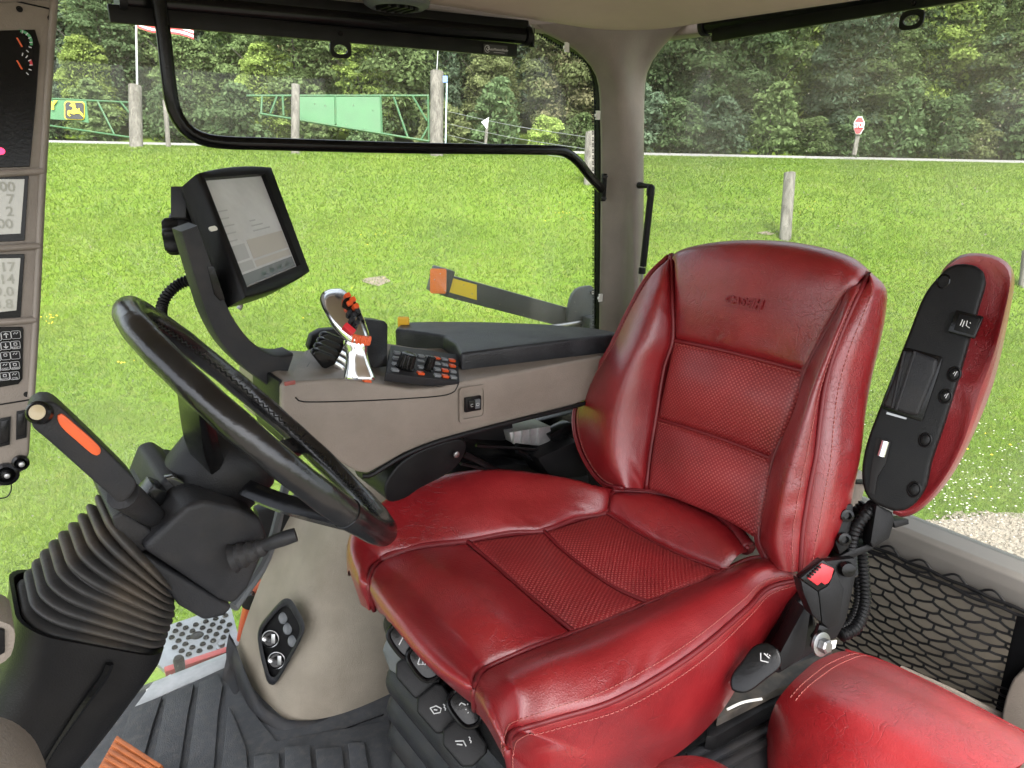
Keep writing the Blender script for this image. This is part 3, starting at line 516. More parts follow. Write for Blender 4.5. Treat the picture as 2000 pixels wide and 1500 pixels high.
# side blind
def blind(name, label, ca, cb, ba, bb, tabc, axis, group):
    o = thing(name, (np.asarray(ca)+cb)/2, label, 'sun blind', group); g = G(); g.tube([ca, cb], .019, 20); obj('cassette_roller', g, BLG, o)
    up = np.array([0, 0, 1.0]); g = G(); g.bar(np.asarray(ca)+up*.014+axis*.012, np.asarray(cb)+up*.014+axis*.012, .03, .03, bev=.003); obj('cassette_rail', g, BLK, o)
    g = G(); g.bar(ba, bb, .010, .027, bev=.0025); bb_ = obj('bottom_bar', g, BLK, o)
    g = G(); r = nrm(np.asarray(bb)-ba)
    for cc in (ca, cb): g = G(); g.lathe(np.asarray(cc), r, [(.023, -.006), (.024, 0), (.023, .006)], 20); obj('end_cap', g, BLK, o)
    g = G(); nn = nrm(np.cross(r, up)); outer = []; inner = []
    for t in np.linspace(0, 6.283, 32, endpoint=False):
        cs, sn = math.cos(t), math.sin(t); k = .62; sq = lambda w: math.copysign(abs(w)**k, w); outer.append(tabc+r*.0215*sq(cs)+up*.0165*sq(sn)); inner.append(tabc+r*.0145*cs+up*.0085*sn-up*.001)
    A = np.array([outer, inner, [q+nn*.004 for q in inner], [q+nn*.004 for q in outer]]); g.grid(A, True, True); obj('pull_tab', g, BLK, bb_)
    g = G(); g.lathe(tabc+up*.026-nn*.006*np.sign(np.dot(nn, tabc-CAM)), nn, [(.004, -.002), (.004, .002)], 10); obj('screw', g, BLG, bb_); return o, bb_, r
yb = 1.40
sb, sbar, r = blind('side_blind', 'black roller blind along the top of the side window', at(235, -2, y=yb), at(1025, 69, y=yb), at(212, 26, y=yb-.01), at(1008, 99, y=yb-.01), at(664, 96, y=yb-.012), np.array([0, .01, 0]), 'roller sun blinds')
PL = mat('label_dark', (.03, .03, .03), .4); c = at(968, 97, y=yb-.0165); g = G(); g.box(c, (.032, .0006, .0095), (r, (0, 1, 0), (0, 0, 1))); lb = obj('maker_label', g, PL, sbar, 0)
text('lettering', 'AutoMotionShade', .0072, c+r*.006+np.array([0, -.0012, 0]), r, (0, 0, 1), WHI, sbar, .0002, shear=.2); text('lettering', 'www.automotionshade.com', .0026, c+r*.009+np.array([0, -.0012, -.0055]), r, (0, 0, 1), WHI, sbar, .0002)
g = G(); cc = c-r*.023+np.array([0, -.0012, 0]); th = np.linspace(.5, 5.6, 24); g.grid(np.array([[cc+r*q*math.cos(t)+np.array([0, 0, 1])*q*math.sin(t) for q in (.0062, .0074)] for t in th])); g.grid(np.array([[cc+r*(q*math.cos(t)+.001)+np.array([0, 0, 1])*(q*math.sin(t)+.0005) for q in (.0022, .0042)] for t in th+2.4])); obj('emblem', g, WHI, sbar, 0)
xb = 1.46
blind('rear_blind', 'black roller blind along the top of the rear window', at(1378, 50, x=xb), at(2080, -66, x=xb), at(1392, 70, x=xb-.01), at(2080, -48, x=xb-.01), at(1782, 39, x=xb-.012), np.array([.01, 0, 0]), 'roller sun blinds')
c = at(1036, 62, y=1.39); o = thing('blind_hook', c, 'small metal hook at the end of the side blind', 'hook'); g = G(); g.lathe(c, (0, 0, 1), [(.006, -.02), (.006, -.004), (.008, -.003), (.008, .012)], 12); obj('stud', g, STE, o); g = G(); g.box(c+np.array([.004, 0, -.012]), (.003, .007, .02), bev=.001); obj('tongue', g, BLK, o)
# grab rail
yy = 1.36; P_ = [at(300, -60, y=yy), at(316, 40, y=yy), at(334, 190, y=yy), at(346, 228, y=yy), at(372, 260, y=yy), at(415, 276, y=yy), at(520, 281, y=yy), at(800, 289, y=yy), at(1060, 293, y=yy), at(1100, 296, y=yy+.003), at(1126, 313, y=yy+.01), at(1150, 342, y=yy+.03), at(1174, 369, y=yy+.055)]
o = thing('grab_rail', P_[6], 'long bent black grab rail across the side window', 'grab rail'); g = G(); g.tube(P_, .0115, 14, n=90); obj('tube', g, BLG, o)
c = at(1179, 366, y=yy+.06); g = G(); g.box(c, (.006, .006, .036), bev=.003); br = obj('bracket', g, BLK, o)
for dz in (-.028, .028): g = G(); g.lathe(c+np.array([-.004, -.006, dz]), (-.6, -.8, 0), [(.0075, 0), (.0075, .006), (.004, .007), (.004, .003)], 6); obj('bolt', g, BLG, br)
# gas strut on the rear window edge
xs = 1.43; o = thing('gas_strut', at(1250, 560, x=xs), 'slim black gas strut right of the pillar', 'gas strut'); g = G(); g.tube([at(1271, 382, x=xs), at(1256, 520, x=xs)], .0088, 14); obj('cylinder', g, BLK, o); g = G(); g.tube([at(1256, 520, x=xs), at(1249, 600, x=xs)], .004, 10); obj('rod', g, STE, o)
g = G(); g.lathe(at(1271, 372, x=xs), (0, 0, 1), [(.007, -.016), (.0105, -.012), (.0105, .008), (.006, .014)], 14); obj('socket', g, BLK, o); g = G(); g.tube([at(1249, 362, x=xs+.03), at(1272, 364, x=xs)], [.009, .006, .006], 10, n=6); obj('ball_stud', g, BLK, o)
g = G(); g.lathe(at(1254, 530, x=xs), (0, 0, 1), [(.0095, -.006), (.0095, .01)], 14); obj('gland', g, BLK, o)
for u, v, lab in ((1169, 225, 'white trim clip on the pillar above the rail bracket'), (1174, 582, 'white trim clip low on the pillar above the console'), (1108, 92, 'white trim clip at the upper corner of the side window')):
    c = at(u, v, y=1.44); g = G(); g.prism([c+np.array(q) for q in ((-.006, 0, -.011), (.007, 0, -.011), (.007, 0, .011), (-.006, 0, .011), (-.004, 0, .004), (-.009, 0, .003), (-.009, 0, -.004), (-.004, 0, -.004))], (0, .006, 0), .001); tag(obj('trim_clip', g, WPL), lab, 'clip', 'white trim clips')
# ================================================================ SEAT
def panel(name, rails, mat_, parent, bulge=.012, sink=.006, w=.014, nu=48, nv=36, off=(1, 1, 1, 1), order=None, puck=0.0, sc=None):
    """leather panel lofted through rails, pillowed in the middle and pulled in along its seams; off = seams at (first rail, last rail, start, end)"""
    R = [rs(r, nu) for r in rails]; A = np.array([rs([r[i] for r in R], nv) for i in range(nu)])       # nu along, nv across
    du = np.gradient(A, axis=0); dv = np.gradient(A, axis=1); N = np.cross(du, dv); N /= np.linalg.norm(N, axis=2)[:, :, None]+1e-12
    k = np.sign(np.sum(N*(CAM-A), axis=2)); 
    if k.mean() < 0: N = -N
    lu = np.cumsum(np.r_[np.zeros((1, nv)), np.linalg.norm(np.diff(A, axis=0), axis=2)], axis=0); lv = np.cumsum(np.c_[np.zeros(nu), np.linalg.norm(np.diff(A, axis=1), axis=2)], axis=1)
    e = [lv, lv[:, -1:]-lv, lu, lu[-1:]-lu]; B = np.ones((nu, nv))
    s = lambda q: q*q*(3-2*q)
    for q, o_ in zip(e, off):
        if o_: B *= 1-(1-np.clip(q/w, 0, 1))**2.4
    uu = lu/lu[-1:]; vv = lv/lv[:, -1:]; bl = (1-(2*uu-1)**2)*(1-(2*vv-1)**2)
    h = bulge*np.clip(bl, 0, 1)**.7-sink*(1-B)
    if puck:
        edge = np.minimum.reduce([q for q, o_ in zip(e, off) if o_]); h += puck*np.exp(-((edge-.018)/.014)**2)*np.sin((lu+lv*.6)*95+np.sin(lu*40+lv*31)*2.2)*np.clip(np.sin(lu*13+lv*17+1)+.3, 0, 1)
    A = A+N*h[:, :, None]; g = G(); g.grid(A); g.uv = np.stack([lu.ravel(), lv.ravel()], 1); return obj(name, g, mat_, parent, 180), A, N
def stitches(name, line, nrmv, parent, step=.0072, ln=.0052, r=.0006, mat_=None):
    P = np.asarray(line); s = np.r_[0, np.cumsum(np.linalg.norm(np.diff(P, axis=0), axis=1))]; g = G(); 
    for a in np.arange(0, s[-1]-ln, step):
        p, q = [np.array([np.interp(x, s, P[:, i]) for i in range(3)]) for x in (a, a+ln)]; n = np.array([np.interp(a, s, nrmv[:, i]) for i in range(3)])
        g.tube([p+n*.0002, (p+q)/2+n*.0011, q+n*.0002], r, 5)
    o = obj(name, g, mat_ or STI, parent); o['kind'] = 'stuff'; return o
seat = thing('driver_seat', (.7, .71, 0), 'worn red leather driver seat with perforated inserts', 'seat')
c_ = lambda u, v, z: at(u, v, z=z)
# cushion seam lines, far (right) side to near (left) side
cA = [c_(912, 1057, .487), c_(970, 1108, .484), c_(1065, 1190, .484), c_(1122, 1235, .488)]
cB = [c_(1062, 1037, .486), c_(1100, 1075, .481), c_(1160, 1122, .479), c_(1210, 1153, .481), c_(1267, 1177, .488)]
cC = [c_(1185, 1001, .494), c_(1250, 1043, .487), c_(1325, 1082, .487), c_(1412, 1115, .496)]
cR = [c_(1197, 958, .525), c_(1270, 962, .530), c_(1350, 982, .532), c_(1420, 1022, .532), c_(1462, 1072, .522)]
cusA = panel('front_insert', [cA, cB], LP, seat, .010, .005, .012)
panel('rear_insert', [cB, cC], LP, seat, .014, .005, .012)
panel('rear_pad', [cC, [(np.array(a)+b)/2+np.array([0, 0, .012]) for a, b in zip(rs(cC, 5), rs(cR, 5))], cR], LE, seat, .010, .006, .014, puck=.0016)
X = lambda u, v, x: at(u, v, x=x)
f0 = cA
f1 = [c_(800, 1074, .507), c_(880, 1135, .520), c_(960, 1206, .520), c_(1020, 1272, .508)]
f2 = [c_(742, 1096, .495), c_(808, 1166, .514), c_(880, 1242, .514), c_(948, 1306, .497)]
f3 = [X(720, 1140, .405), X(782, 1215, .388), X(850, 1290, .382), X(927, 1345, .392)]
f4 = [X(731, 1190, .418), X(790, 1240, .408), X(850, 1310, .405), X(927, 1386, .41)]
panel('front_roll', [f0, f1, f2, f3, f4], LE, seat, .012, .006, .014, 60, 60, puck=.0014)
fi = [X(731, 1192, .418), X(720, 1140, .405), c_(742, 1096, .495), c_(800, 1074, .505), c_(912, 1057, .487), c_(1000, 1040, .487), c_(1062, 1037, .486), c_(1125, 1013, .490), c_(1185, 1001, .494), c_(1197, 958, .525)]
fm = [X(722, 1192, .41), X(702, 1130, .40), c_(718, 1066, .515), c_(775, 1028, .528), c_(880, 1000, .524), c_(985, 983, .520), c_(1055, 982, .518), c_(1122, 974, .518), c_(1175, 970, .52), c_(1196, 955, .528)]
fo_ = [X(712, 1186, .42), X(690, 1120, .41), c_(688, 1045, .52), c_(748, 984, .545), c_(850, 936, .552), c_(950, 920, .552), c_(1050, 927, .546), c_(1130, 941, .540), c_(1165, 950, .535), c_(1194, 952, .53)]
fz = [q+np.array([.01, .035, -.10 if i > 1 else -.02]) for i, q in enumerate(fo_)]
panel('far_bolster', [fi, fm, fo_, fz], LE, seat, .004, .006, .014, 80, 40, off=(1, 0, 0, 1), puck=.001)
ni = [X(927, 1386, .41), X(927, 1345, .392), c_(948, 1306, .497), c_(1020, 1272, .508), c_(1122, 1235, .488), c_(1267, 1177, .488), c_(1412, 1115, .496), c_(1470, 1090, .515), c_(1515, 1092, .53)]
nm = [X(958, 1430, .385), X(955, 1385, .37), c_(1000, 1345, .512), c_(1070, 1308, .520), c_(1180, 1260, .522), c_(1310, 1198, .524), c_(1430, 1136, .528), c_(1490, 1108, .54), c_(1545, 1105, .54)]
no = [X(998, 1510, .385), X(991, 1462, .365), c_(1008, 1427, .478), c_(1070, 1408, .487), c_(1200, 1368, .497), c_(1345, 1283, .505), c_(1462, 1186, .512), c_(1500, 1148, .518), c_(1568, 1130, .525)]
nob, NA, NN = panel('near_bolster', [ni, nm, no], LE, seat, .004, .006, .014, 90, 44, off=(1, 1, 0, 1), puck=.001)
y0 = .515
nb = [at(1012, 1545, x=.40), at(1010, 1530, y=y0-.0), at(1060, 1560, y=y0), at(1150, 1545, y=y0), at(1285, 1497, y=y0), at(1395, 1408, y=y0), at(1470, 1292, y=y0), at(1502, 1240, y=y0), at(1545, 1180, y=y0)]
nmid = [(a*.5+b*.5)+np.array([0, -.012, 0]) for a, b in zip(rs(no, 9), rs(nb, 9))]
nsd, SA, SN = panel('near_side_panel', [no, nmid, nb], LE, seat, .004, .006, .014, 90, 30, off=(1, 0, 0, 0))
stitches('stitching', NA[2:-1, -5], NN[2:-1, -5], nob); stitches('stitching', SA[2:-1, 3], SN[2:-1, 3], nsd)
# seam piping closes the joints between panels
def piping(line, par, r=.0042, dep=.0056, n=50):
    P = rs(line, n); g = G(); g.tube(np.array([p-nrm(CAM-p)*dep for p in P]), r, 8); obj('seam_piping', g, SEAM, par, 180)
SEAM = mat('seam_leather', (.14, .005, .008), .5)
for ln in (cA, cB, cC, cR, fi, ni, no): piping(ln, seat)
# cushion underside and scuffed rear corner
g = G(); g.box((.68, .715, .43), (.24, .185, .045), bev=.02); obj('seat_pan', g, BLK, seat)
# backrest
BA = math.radians(14); BN = np.array([math.cos(BA), 0, -math.sin(BA)]); BO = np.array([.955, .7, .5])
def bk(u, v, f=0.0): return at(u, v, n=BN, o=BO-BN*f)
bt0 = [bk(1312, 498, -.03), bk(1345, 487, -.035), bk(1400, 479, -.04), bk(1460, 476, -.04), bk(1530, 478, -.04), bk(1600, 488, -.04), bk(1660, 505, -.038), bk(1698, 530, -.03)]
bt00 = [q+BN*.05+np.array([0, 0, -.012]) for q in bt0]
bt1 = [bk(1313, 510, .002), bk(1380, 496, .004), bk(1460, 493, .006), bk(1550, 501, .006), bk(1630, 522, .004), bk(1675, 548, .0)]
bt2 = [bk(1314, 585, .006), bk(1400, 585, .010), bk(1480, 592, .012), bk(1570, 604, .010), bk(1637, 604, .004)]
bt3 = [bk(1314, 664, 0), bk(1400, 682, .004), bk(1485, 703, .004), bk(1572, 726, 0)]
tp, TA, TN = panel('headrest_panel', [bt00, bt0, bt1, bt2, bt3], LE, seat, .008, .007, .016, 60, 60, off=(0, 1, 1, 1), puck=.0012)
bm0 = bt3; bm1 = [bk(1281, 817, -.004), bk(1350, 838, .0), bk(1430, 865, .0), bk(1510, 897, -.004)]
bmm = [bk(1299, 730, .006), bk(1375, 752, .014), bk(1460, 776, .014), bk(1545, 812, .006)]
panel('upper_insert', [bm0, bmm, bm1], LP, seat, .006, .006, .014)
bl1 = [bk(1262, 955, -.004), bk(1340, 985, .004), bk(1420, 1020, .004), bk(1484, 1060, .0)]; blm = [bk(1270, 885, .004), bk(1345, 910, .012), bk(1425, 940, .012), bk(1500, 975, .004)]
panel('lower_insert', [bm1, blm, bl1], LP, seat, .006, .006, .014)
# upholstered tucks between inserts
hi = [bk(1312, 499, -.028), bk(1313, 580, .004), bk(1314, 664, .002), bk(1298, 716, .002), bk(1281, 817, .0), bk(1270, 890, 0), bk(1262, 955, .0)]
hm = [bk(1309, 501, -.026), bk(1285, 572, .028), bk(1255, 664, .05), bk(1222, 740, .06), bk(1200, 817, .062), bk(1198, 885, .058), bk(1222, 952, .045)]
ho = [bk(1306, 500, -.03), bk(1266, 540, .004), bk(1226, 611, .022), bk(1190, 683, .03), bk(1153, 742, .032), bk(1128, 785, .032), bk(1121, 820, .032), bk(1128, 864, .03), bk(1148, 908, .03), bk(1178, 943, .03), bk(1218, 953, .03)]
hz = [q+BN*.085+np.array([0, -.01, 0]) for q in ho]
fb, FA, FN = panel('far_back_bolster', [hi, hm, ho], LE, seat, .006, .007, .016, 80, 40, off=(1, 1, 0, 0), puck=.0012)
panel('far_back_side', [ho, [(np.array(a)+b)/2+np.array([0, .01, 0]) for a, b in zip(ho, hz)], hz], LE, seat, .004, .006, .014, 60, 16, off=(1, 0, 0, 0))
stitches('stitching', FA[3:-3, -4], FN[3:-3, -4], fb)
gi = [bk(1692, 536, -.026), bk(1652, 564, .002), bk(1636, 604, .003), bk(1612, 650, .003), bk(1572, 726, .002), bk(1551, 798, .0), bk(1510, 897, 0), bk(1498, 950, 0), bk(1482, 1050, .004), bk(1500, 1095, .01)]
gm = [bk(1694, 538, -.026), bk(1667, 575, .014), bk(1645, 625, .032), bk(1622, 680, .043), bk(1590, 760, .055), bk(1568, 830, .062), bk(1540, 920, .066), bk(1526, 975, .066), bk(1512, 1060, .06), bk(1528, 1114, .05)]
go = [bk(1697, 537, -.028), bk(1678, 572, .006), bk(1656, 620, .02), bk(1634, 675, .03), bk(1612, 750, .036), bk(1602, 818, .04), bk(1594, 890, .042), bk(1582, 950, .042), bk(1568, 1040, .04), bk(1563, 1118, .035)]
gb, GA, GN = panel('near_back_bolster', [gi, gm, go], LE, seat, .004, .006, .015, 90, 40, off=(1, 1, 0, 0), puck=.001)
gs0 = [bk(1700, 531, -.03), bk(1729, 562, -.045), bk(1730, 600, -.05), bk(1718, 665, -.05), bk(1700, 740, -.05), bk(1688, 810, -.05), bk(1680, 880, -.05), bk(1670, 935, -.05), bk(1650, 1020, -.045), bk(1610, 1098, -.02)]
gsm = [bk(1699, 536, -.012), bk(1706, 566, -.008), bk(1696, 612, -.002), bk(1676, 672, .004), bk(1655, 746, .008), bk(1643, 815, .012), bk(1638, 888, .014), bk(1630, 945, .016), bk(1612, 1032, .018), bk(1588, 1112, .02)]
gsz = [q+BN*.03+np.array([0, .035, 0]) for q in gs0]
gp_, PA, PN = panel('near_back_side', [go, gsm, gs0, gsz], LE, seat, .002, .006, .014, 90, 36, off=(1, 0, 0, 0))
stitches('stitching', GA[3:-2, -5], GN[3:-2, -5], gb); stitches('stitching', PA[3:-2, 5], PN[3:-2, 5], gp_)
for rl, nm_ in ((bm0, 'upper'), (bm1, 'lower')):
    R_ = rs(rl, 40)-BN*.001+np.array([0, 0, -.006]); stitches('stitching', R_[1:-1], np.tile(-BN, (38, 1)), tp, .009, .006)
for ln in (bt3, bm1, hi, ho, gi, go): piping(ln, seat)
piping(hi, seat, .008, .012); piping(gi, seat, .008, .012); piping(cR, seat, .014, .016); piping(fi[2:], seat, .011, .013)
# backshell
q = [(u, v) for u, v in ((1330, 498), (1460, 486), (1600, 498), (1700, 540), (1705, 640), (1665, 800), (1640, 1000), (1560, 1080), (1300, 940), (1170, 920), (1150, 840), (1200, 740), (1270, 600))]
g = G(); g.prism([bk(u, v, -.075) for u, v in q], BN*.03, .008); obj('back_shell', g, BLK, seat)
# embossed maker's name
tc_ = TA[30, 35]; i_, j_ = 28, 34; c = TA[i_, j_]; n_ = TN[i_, j_]; tr_ = nrm(TA[i_+4, j_]-TA[i_-4, j_])
c = bk(1452, 590, .0215); n_ = -BN; tr_ = np.array([0, -1, .02]); up_ = np.cross(n_, nrm(tr_))
EMB = mat('embossed_leather', (.175, .006, .0095), .4, var=.1)
text('embossed_lettering', 'CASE', .0185, c-nrm(tr_)*.0125, tr_, up_, EMB, tp, .0007, shear=.25, sx=1.25, bold=.0004); text('embossed_lettering', 'IH', .021, c+nrm(tr_)*.0255, tr_, up_, EMB, tp, .0007, shear=.15, bold=.0012)
g = G(); g.bar(c-nrm(tr_)*.040-up_*.0115, c+nrm(tr_)*.033-up_*.0115, .0009, .0014, up_); obj('embossed_line', g, EMB, tp)
# suspension bellows under the seat: rounded rectangular folds
def folds(g, c, hx, hy, z0, z1, n, amp, r=.05, tz=.45):
    A = []; m = n*6
    for k in range(m+1):
        t = k/m; z = z0+(z1-z0)*t; w = amp*(abs(math.sin(t*n*math.pi))**.6-.5); ring = []
        for sx, sy, a0 in ((1, 1, 0), (-1, 1, 90), (-1, -1, 180), (1, -1, 270)):
            for i in range(7):
                a = math.radians(a0+15*i); ring.append((c[0]+sx*(hx+w-r)+r*math.cos(a), c[1]+sy*(hy+w-r)+r*math.sin(a), z))
        A.append(ring)
    g.grid(np.array(A), False, True); return g
g = G(); folds(g, (.725, .80), .235, .20, .0, .375, 6, .022); obj('suspension_bellows', g, CHA, seat, 50)
g = G(); g.box((.74, .78, .395), (.25, .20, .022), bev=.012); obj('suspension_frame', g, BLK, seat)
# adjuster paddles and icon pads below the front roll
def frame_px(c, tu, tv, d):
    return nrm(at(*tu, d=d)-c), nrm(at(*tv, d=d)-c)
ICN = []
def pad(u, v, w, h, ang, d, th, bev, mat_, nm_, par):
    c = at(u, v, d=d); n = nrm(CAM-c); a = math.radians(ang); r = nrm(RT*math.cos(a)-UP*math.sin(a)); r = nrm(r-n*np.dot(r, n)); q = np.cross(n, r); k = d/FP
    g = G(); g.box(c-n*th, (w/2*k, h/2*k, th), (r, q, n), bev); return obj(nm_, g, mat_, par), c, r, q, n, k
def icon(c, r, q, n, k, strokes, par, w=1.6):
    g = G()
    for s in strokes:
        g.tube([c+r*x*k+q*y*k+n*.0008 for x, y in s], w*k*.5, 6)
    return obj('icon', g, WHI, par)
for (u, v, dd, ic) in ((788, 1250, .995, [[(-7, -10), (-2, 4), (8, 9)], [(6, 2), (7, 5)], [(11, 4), (12, 7)]]), (826, 1292, .985, [[(-9, -6), (-7, 7), (-1, 9), (1, -5), (-9, -6)], [(5, -6), (7, 8), (2, 11)]]), (905, 1382, .95, [[(-9, 3), (-5, 8), (4, 5)], [(5, -4), (6, -2)], [(10, -9), (11, -7)], [(7, 6), (8, 8)]])):
    c = at(u, v, d=dd); n = nrm(CAM-c); r = nrm(RT*.62-UP*.78); r = nrm(r-n*np.dot(r, n)); q = np.cross(n, r); k = dd/FP; g = G()
    pts = [c+r*x*k+q*y*k for x, y in ((-32, 6), (-26, -14), (0, -20), (28, -16), (38, 2), (30, 18), (0, 22), (-24, 18))]; g.prism(rs(pts, 28, True), -n*.016, .004, 3); pd = obj('adjuster_paddle', g, BLG, seat)
    g = G(); pts = [c+r*x*k+q*y*k+n*.001 for x, y in ((-34, 6), (-28, -16), (0, -22), (30, -18), (41, 2), (32, 20), (0, 24), (-26, 20))]; g.tube(rs(pts, 40, True), .0032, 8, closed=True); obj('rim', g, BLG, pd)
    icon(c, nrm(r*.75+q*.66), np.cross(n, nrm(r*.75+q*.66)), n, k, ic, pd, 2.6)
for (u, v, dd, ic) in ((815, 1318, 1.0, []), (856, 1386, .975, [[(-8, -14), (-8, -2), (0, 6), (6, 2), (4, -10), (-8, -14)], [(-3, -8), (0, -2)]]), (906, 1450, .94, [[(-8, -15), (-3, 0), (8, 2)], [(-2, -14), (3, -4)]])):
    c = at(u, v, d=dd); n = nrm(CAM-c); r = nrm(RT*.60-UP*.8); r = nrm(r-n*np.dot(r, n)); q = np.cross(n, r); k = dd/FP; g = G()
    pts = [c+r*x*k+q*y*k for x, y in ((-42, 26), (-30, 36), (32, 34), (44, 22), (44, -14), (30, -30), (-24, -34), (-44, -18))]; g.prism(pts, -n*.03, .004, 3); pd = obj('icon_pad', g, BLK, seat)
    ic2 = nrm(r*.35+q*.94)
    if ic: icon(c, -np.cross(n, ic2), ic2, n, k, ic+[[(-6, 12), (-3, 14), (0, 12), (3, 14), (6, 12)]], pd, 2.4)
g = G(); g.prism([at(u, v, d=dd) for u, v, dd in ((745, 1270, 1.06), (757, 1238, 1.06), (790, 1232, 1.05), (835, 1290, 1.03), (800, 1330, 1.03), (760, 1310, 1.05))], (.03, .03, -.03), .006); obj('bellows_collar', g, GRY, seat)
# recline lever at the near rear corner
c = at(1478, 1305, d=1.02); n = nrm(CAM-c); r = nrm(RT*.62+UP*.78); r = nrm(r-n*np.dot(r, n)); q = np.cross(n, r); k = 1.02/FP; g = G(); pts = [c+r*x*k+q*y*k for x, y in ((-64, 10), (-50, -12), (-5, -24), (34, -30), (54, -12), (52, 12), (30, 28), (-5, 28), (-45, 26))]; g.prism(rs(pts, 30, True), -n*.022, .006, 3); pd = obj('recline_lever', g, BLG, seat)
icon(c+r*26*k, nrm(r*.6-q*.8), np.cross(n, nrm(r*.6-q*.8)), n, k, [[(-8, 8), (-8, -6), (6, -8)], [(-2, 8), (8, 0)], [(4, 6), (5, 8)], [(8, 4), (9, 6)]], pd, 2.6)
# ================================================================ SIDE CONSOLE, MONITOR, JOYSTICK
con = thing('armrest_console', (.7, 1.1, 0), 'beige control console with black padded armrest beside the seat', 'console')
yc = .985
body = [(551, 752), (566, 744), (600, 744), (650, 740), (700, 742), (750, 752), (800, 760), (860, 757), (892, 748), (1195, 692), (1205, 760), (1120, 792), (1000, 822), (900, 848), (840, 866), (790, 886), (752, 908), (718, 926), (698, 922), (640, 890), (560, 868), (552, 820)]
g = G(); g.prism([at(u, v, y=yc) for u, v in body], (0, .20, 0), .008, 3); cb = obj('body', g, BEI, con, 50)
# bead along the lower edge
g = G(); g.tube([at(u, v, y=yc-.002) for u, v in ((1190, 772), (1120, 794), (1000, 824), (900, 850), (840, 868), (790, 889), (752, 911), (722, 929), (706, 930))], .0045, 8, n=50); obj('edge_trim', g, BLK, con)
# swept lower seam and front top cover
g = G(); g.tube([at(u, v, y=yc-.0005) for u, v in ((577, 776), (582, 782), (600, 785), (700, 783), (800, 778), (868, 772), (888, 764), (896, 748))], .0011, 5, n=40); obj('seam', g, BLK, cb)
g = G(); top = [(0.36, .99), (.36, 1.17), (.47, 1.18), (.60, 1.18), (.72, 1.18), (.72, .99)]
# deck: front slope (beige) that carries joystick and levers
D0 = [at(566, 745, y=.987), at(592, 690, y=1.14), at(640, 655, y=1.16), at(760, 655, y=1.17), at(770, 720, y=1.05), at(760, 752, y=.987)]
g = G(); A = np.array([rs([at(566, 744, y=.987), at(580, 712, y=1.07), at(595, 686, y=1.15)], 8), rs([at(610, 743, y=.987), at(625, 712, y=1.07), at(640, 672, y=1.16)], 8), rs([at(680, 742, y=.987), at(690, 715, y=1.07), at(700, 672, y=1.17)], 8), rs([at(745, 752, y=.987), at(752, 725, y=1.07), at(760, 672, y=1.18)], 8), rs([at(800, 761, y=.987), at(812, 730, y=1.07), at(815, 680, y=1.18)], 8), rs([at(892, 748, y=.987), at(892, 720, y=1.07), at(890, 680, y=1.18)], 8)])
A2 = np.array([rs(A[:, j], 30) for j in range(8)]); g.grid(A2); g.grid(A2+np.array([0, 0, -.02])); obj('deck', g, BEI, con, 80)
g = G(); g.prism([at(u, v, y=y) for u, v, y in ((556, 752, .986), (572, 738, 1.01), (598, 684, 1.15), (625, 682, 1.15), (585, 745, .99))], (0, 0, -.02), .003); obj('corner_pad', g, CHA, con)
g = G(); g.box(at(566, 748, y=.984), (.008, .002, .003), bev=.001); obj('red_mark', g, mat('faded_red', (.22, .05, .04), .5), con)
# padded armrest
ar = lambda u, v, z=.80: at(u, v, z=z)
tp_ = [(900, 690), (1010, 676), (1110, 663), (1215, 650), (1160, 640), (1060, 632), (950, 628), (850, 627), (786, 629), (771, 642), (820, 648), (868, 655), (888, 668)]
P3 = [ar(u, v, .795) for u, v in tp_]; g = G(); bm = bmesh.new(); a = [bm.verts.new([float(x) for x in p]) for p in P3]; f = bm.faces.new(a); r_ = bmesh.ops.extrude_face_region(bm, geom=[f]); bmesh.ops.translate(bm, vec=(0, 0, -.042), verts=[v for v in r_['geom'] if isinstance(v, bmesh.types.BMVert)]); bmesh.ops.recalc_face_normals(bm, faces=bm.faces)
bmesh.ops.bevel(bm, geom=list(bm.edges), offset=.007, segments=3, profile=.6, affect='EDGES', clamp_overlap=True); g.bm(bm)
PAD = mat('armrest_vinyl', (.011, .012, .0145), .38, spec=.4, bump=.5, bs=260, kind='voronoi', var=.2, vs=14, dust=(.08, .08, .085), ds=18, damt=.3); obj('armrest_pad', g, PAD, con, 50)
g = G(); g.prism([P3[i]+np.array([0, 0, -.044]) for i in range(len(P3))], (0, 0, -.01), .002); obj('pad_base', g, BLK, con)
# control deck under the pad with keys and knobs
kd = [at(754, 731, y=.995), at(763, 676, y=1.12), at(892, 694, y=1.09), at(897, 748, y=.985)]; kn = nrm(np.cross(kd[1]-kd[0], kd[3]-kd[0])); kn = kn if kn[2] > 0 else -kn
kd = [p+kn*.002 for p in kd]; g = G(); g.prism(kd, -kn*.014, .0008); kp = obj('key_panel', g, CHA, con)
KY = mat('key_grey', (.16, .17, .18), .5); kq = lambda a, b: (kd[0]*(1-a)+kd[3]*a)*(1-b)+(kd[1]*(1-a)+kd[2]*a)*b
ex = nrm(kd[3]-kd[0]); ey = np.cross(kn, ex)
for i in range(8):
    for j in range(4):
        a, b = .10+i*.115, .10+j*.2
        if i in (1, 2, 4) and j < 3: continue
        m_ = ORB if (i+2*j) % 5 in (1, 3) and i > 2 else KY; g = G(); g.box(kq(a, b)+kn*.002, (.006, .0042, .0022), (ex, ey, kn), .001); obj('key', g, m_, kp)
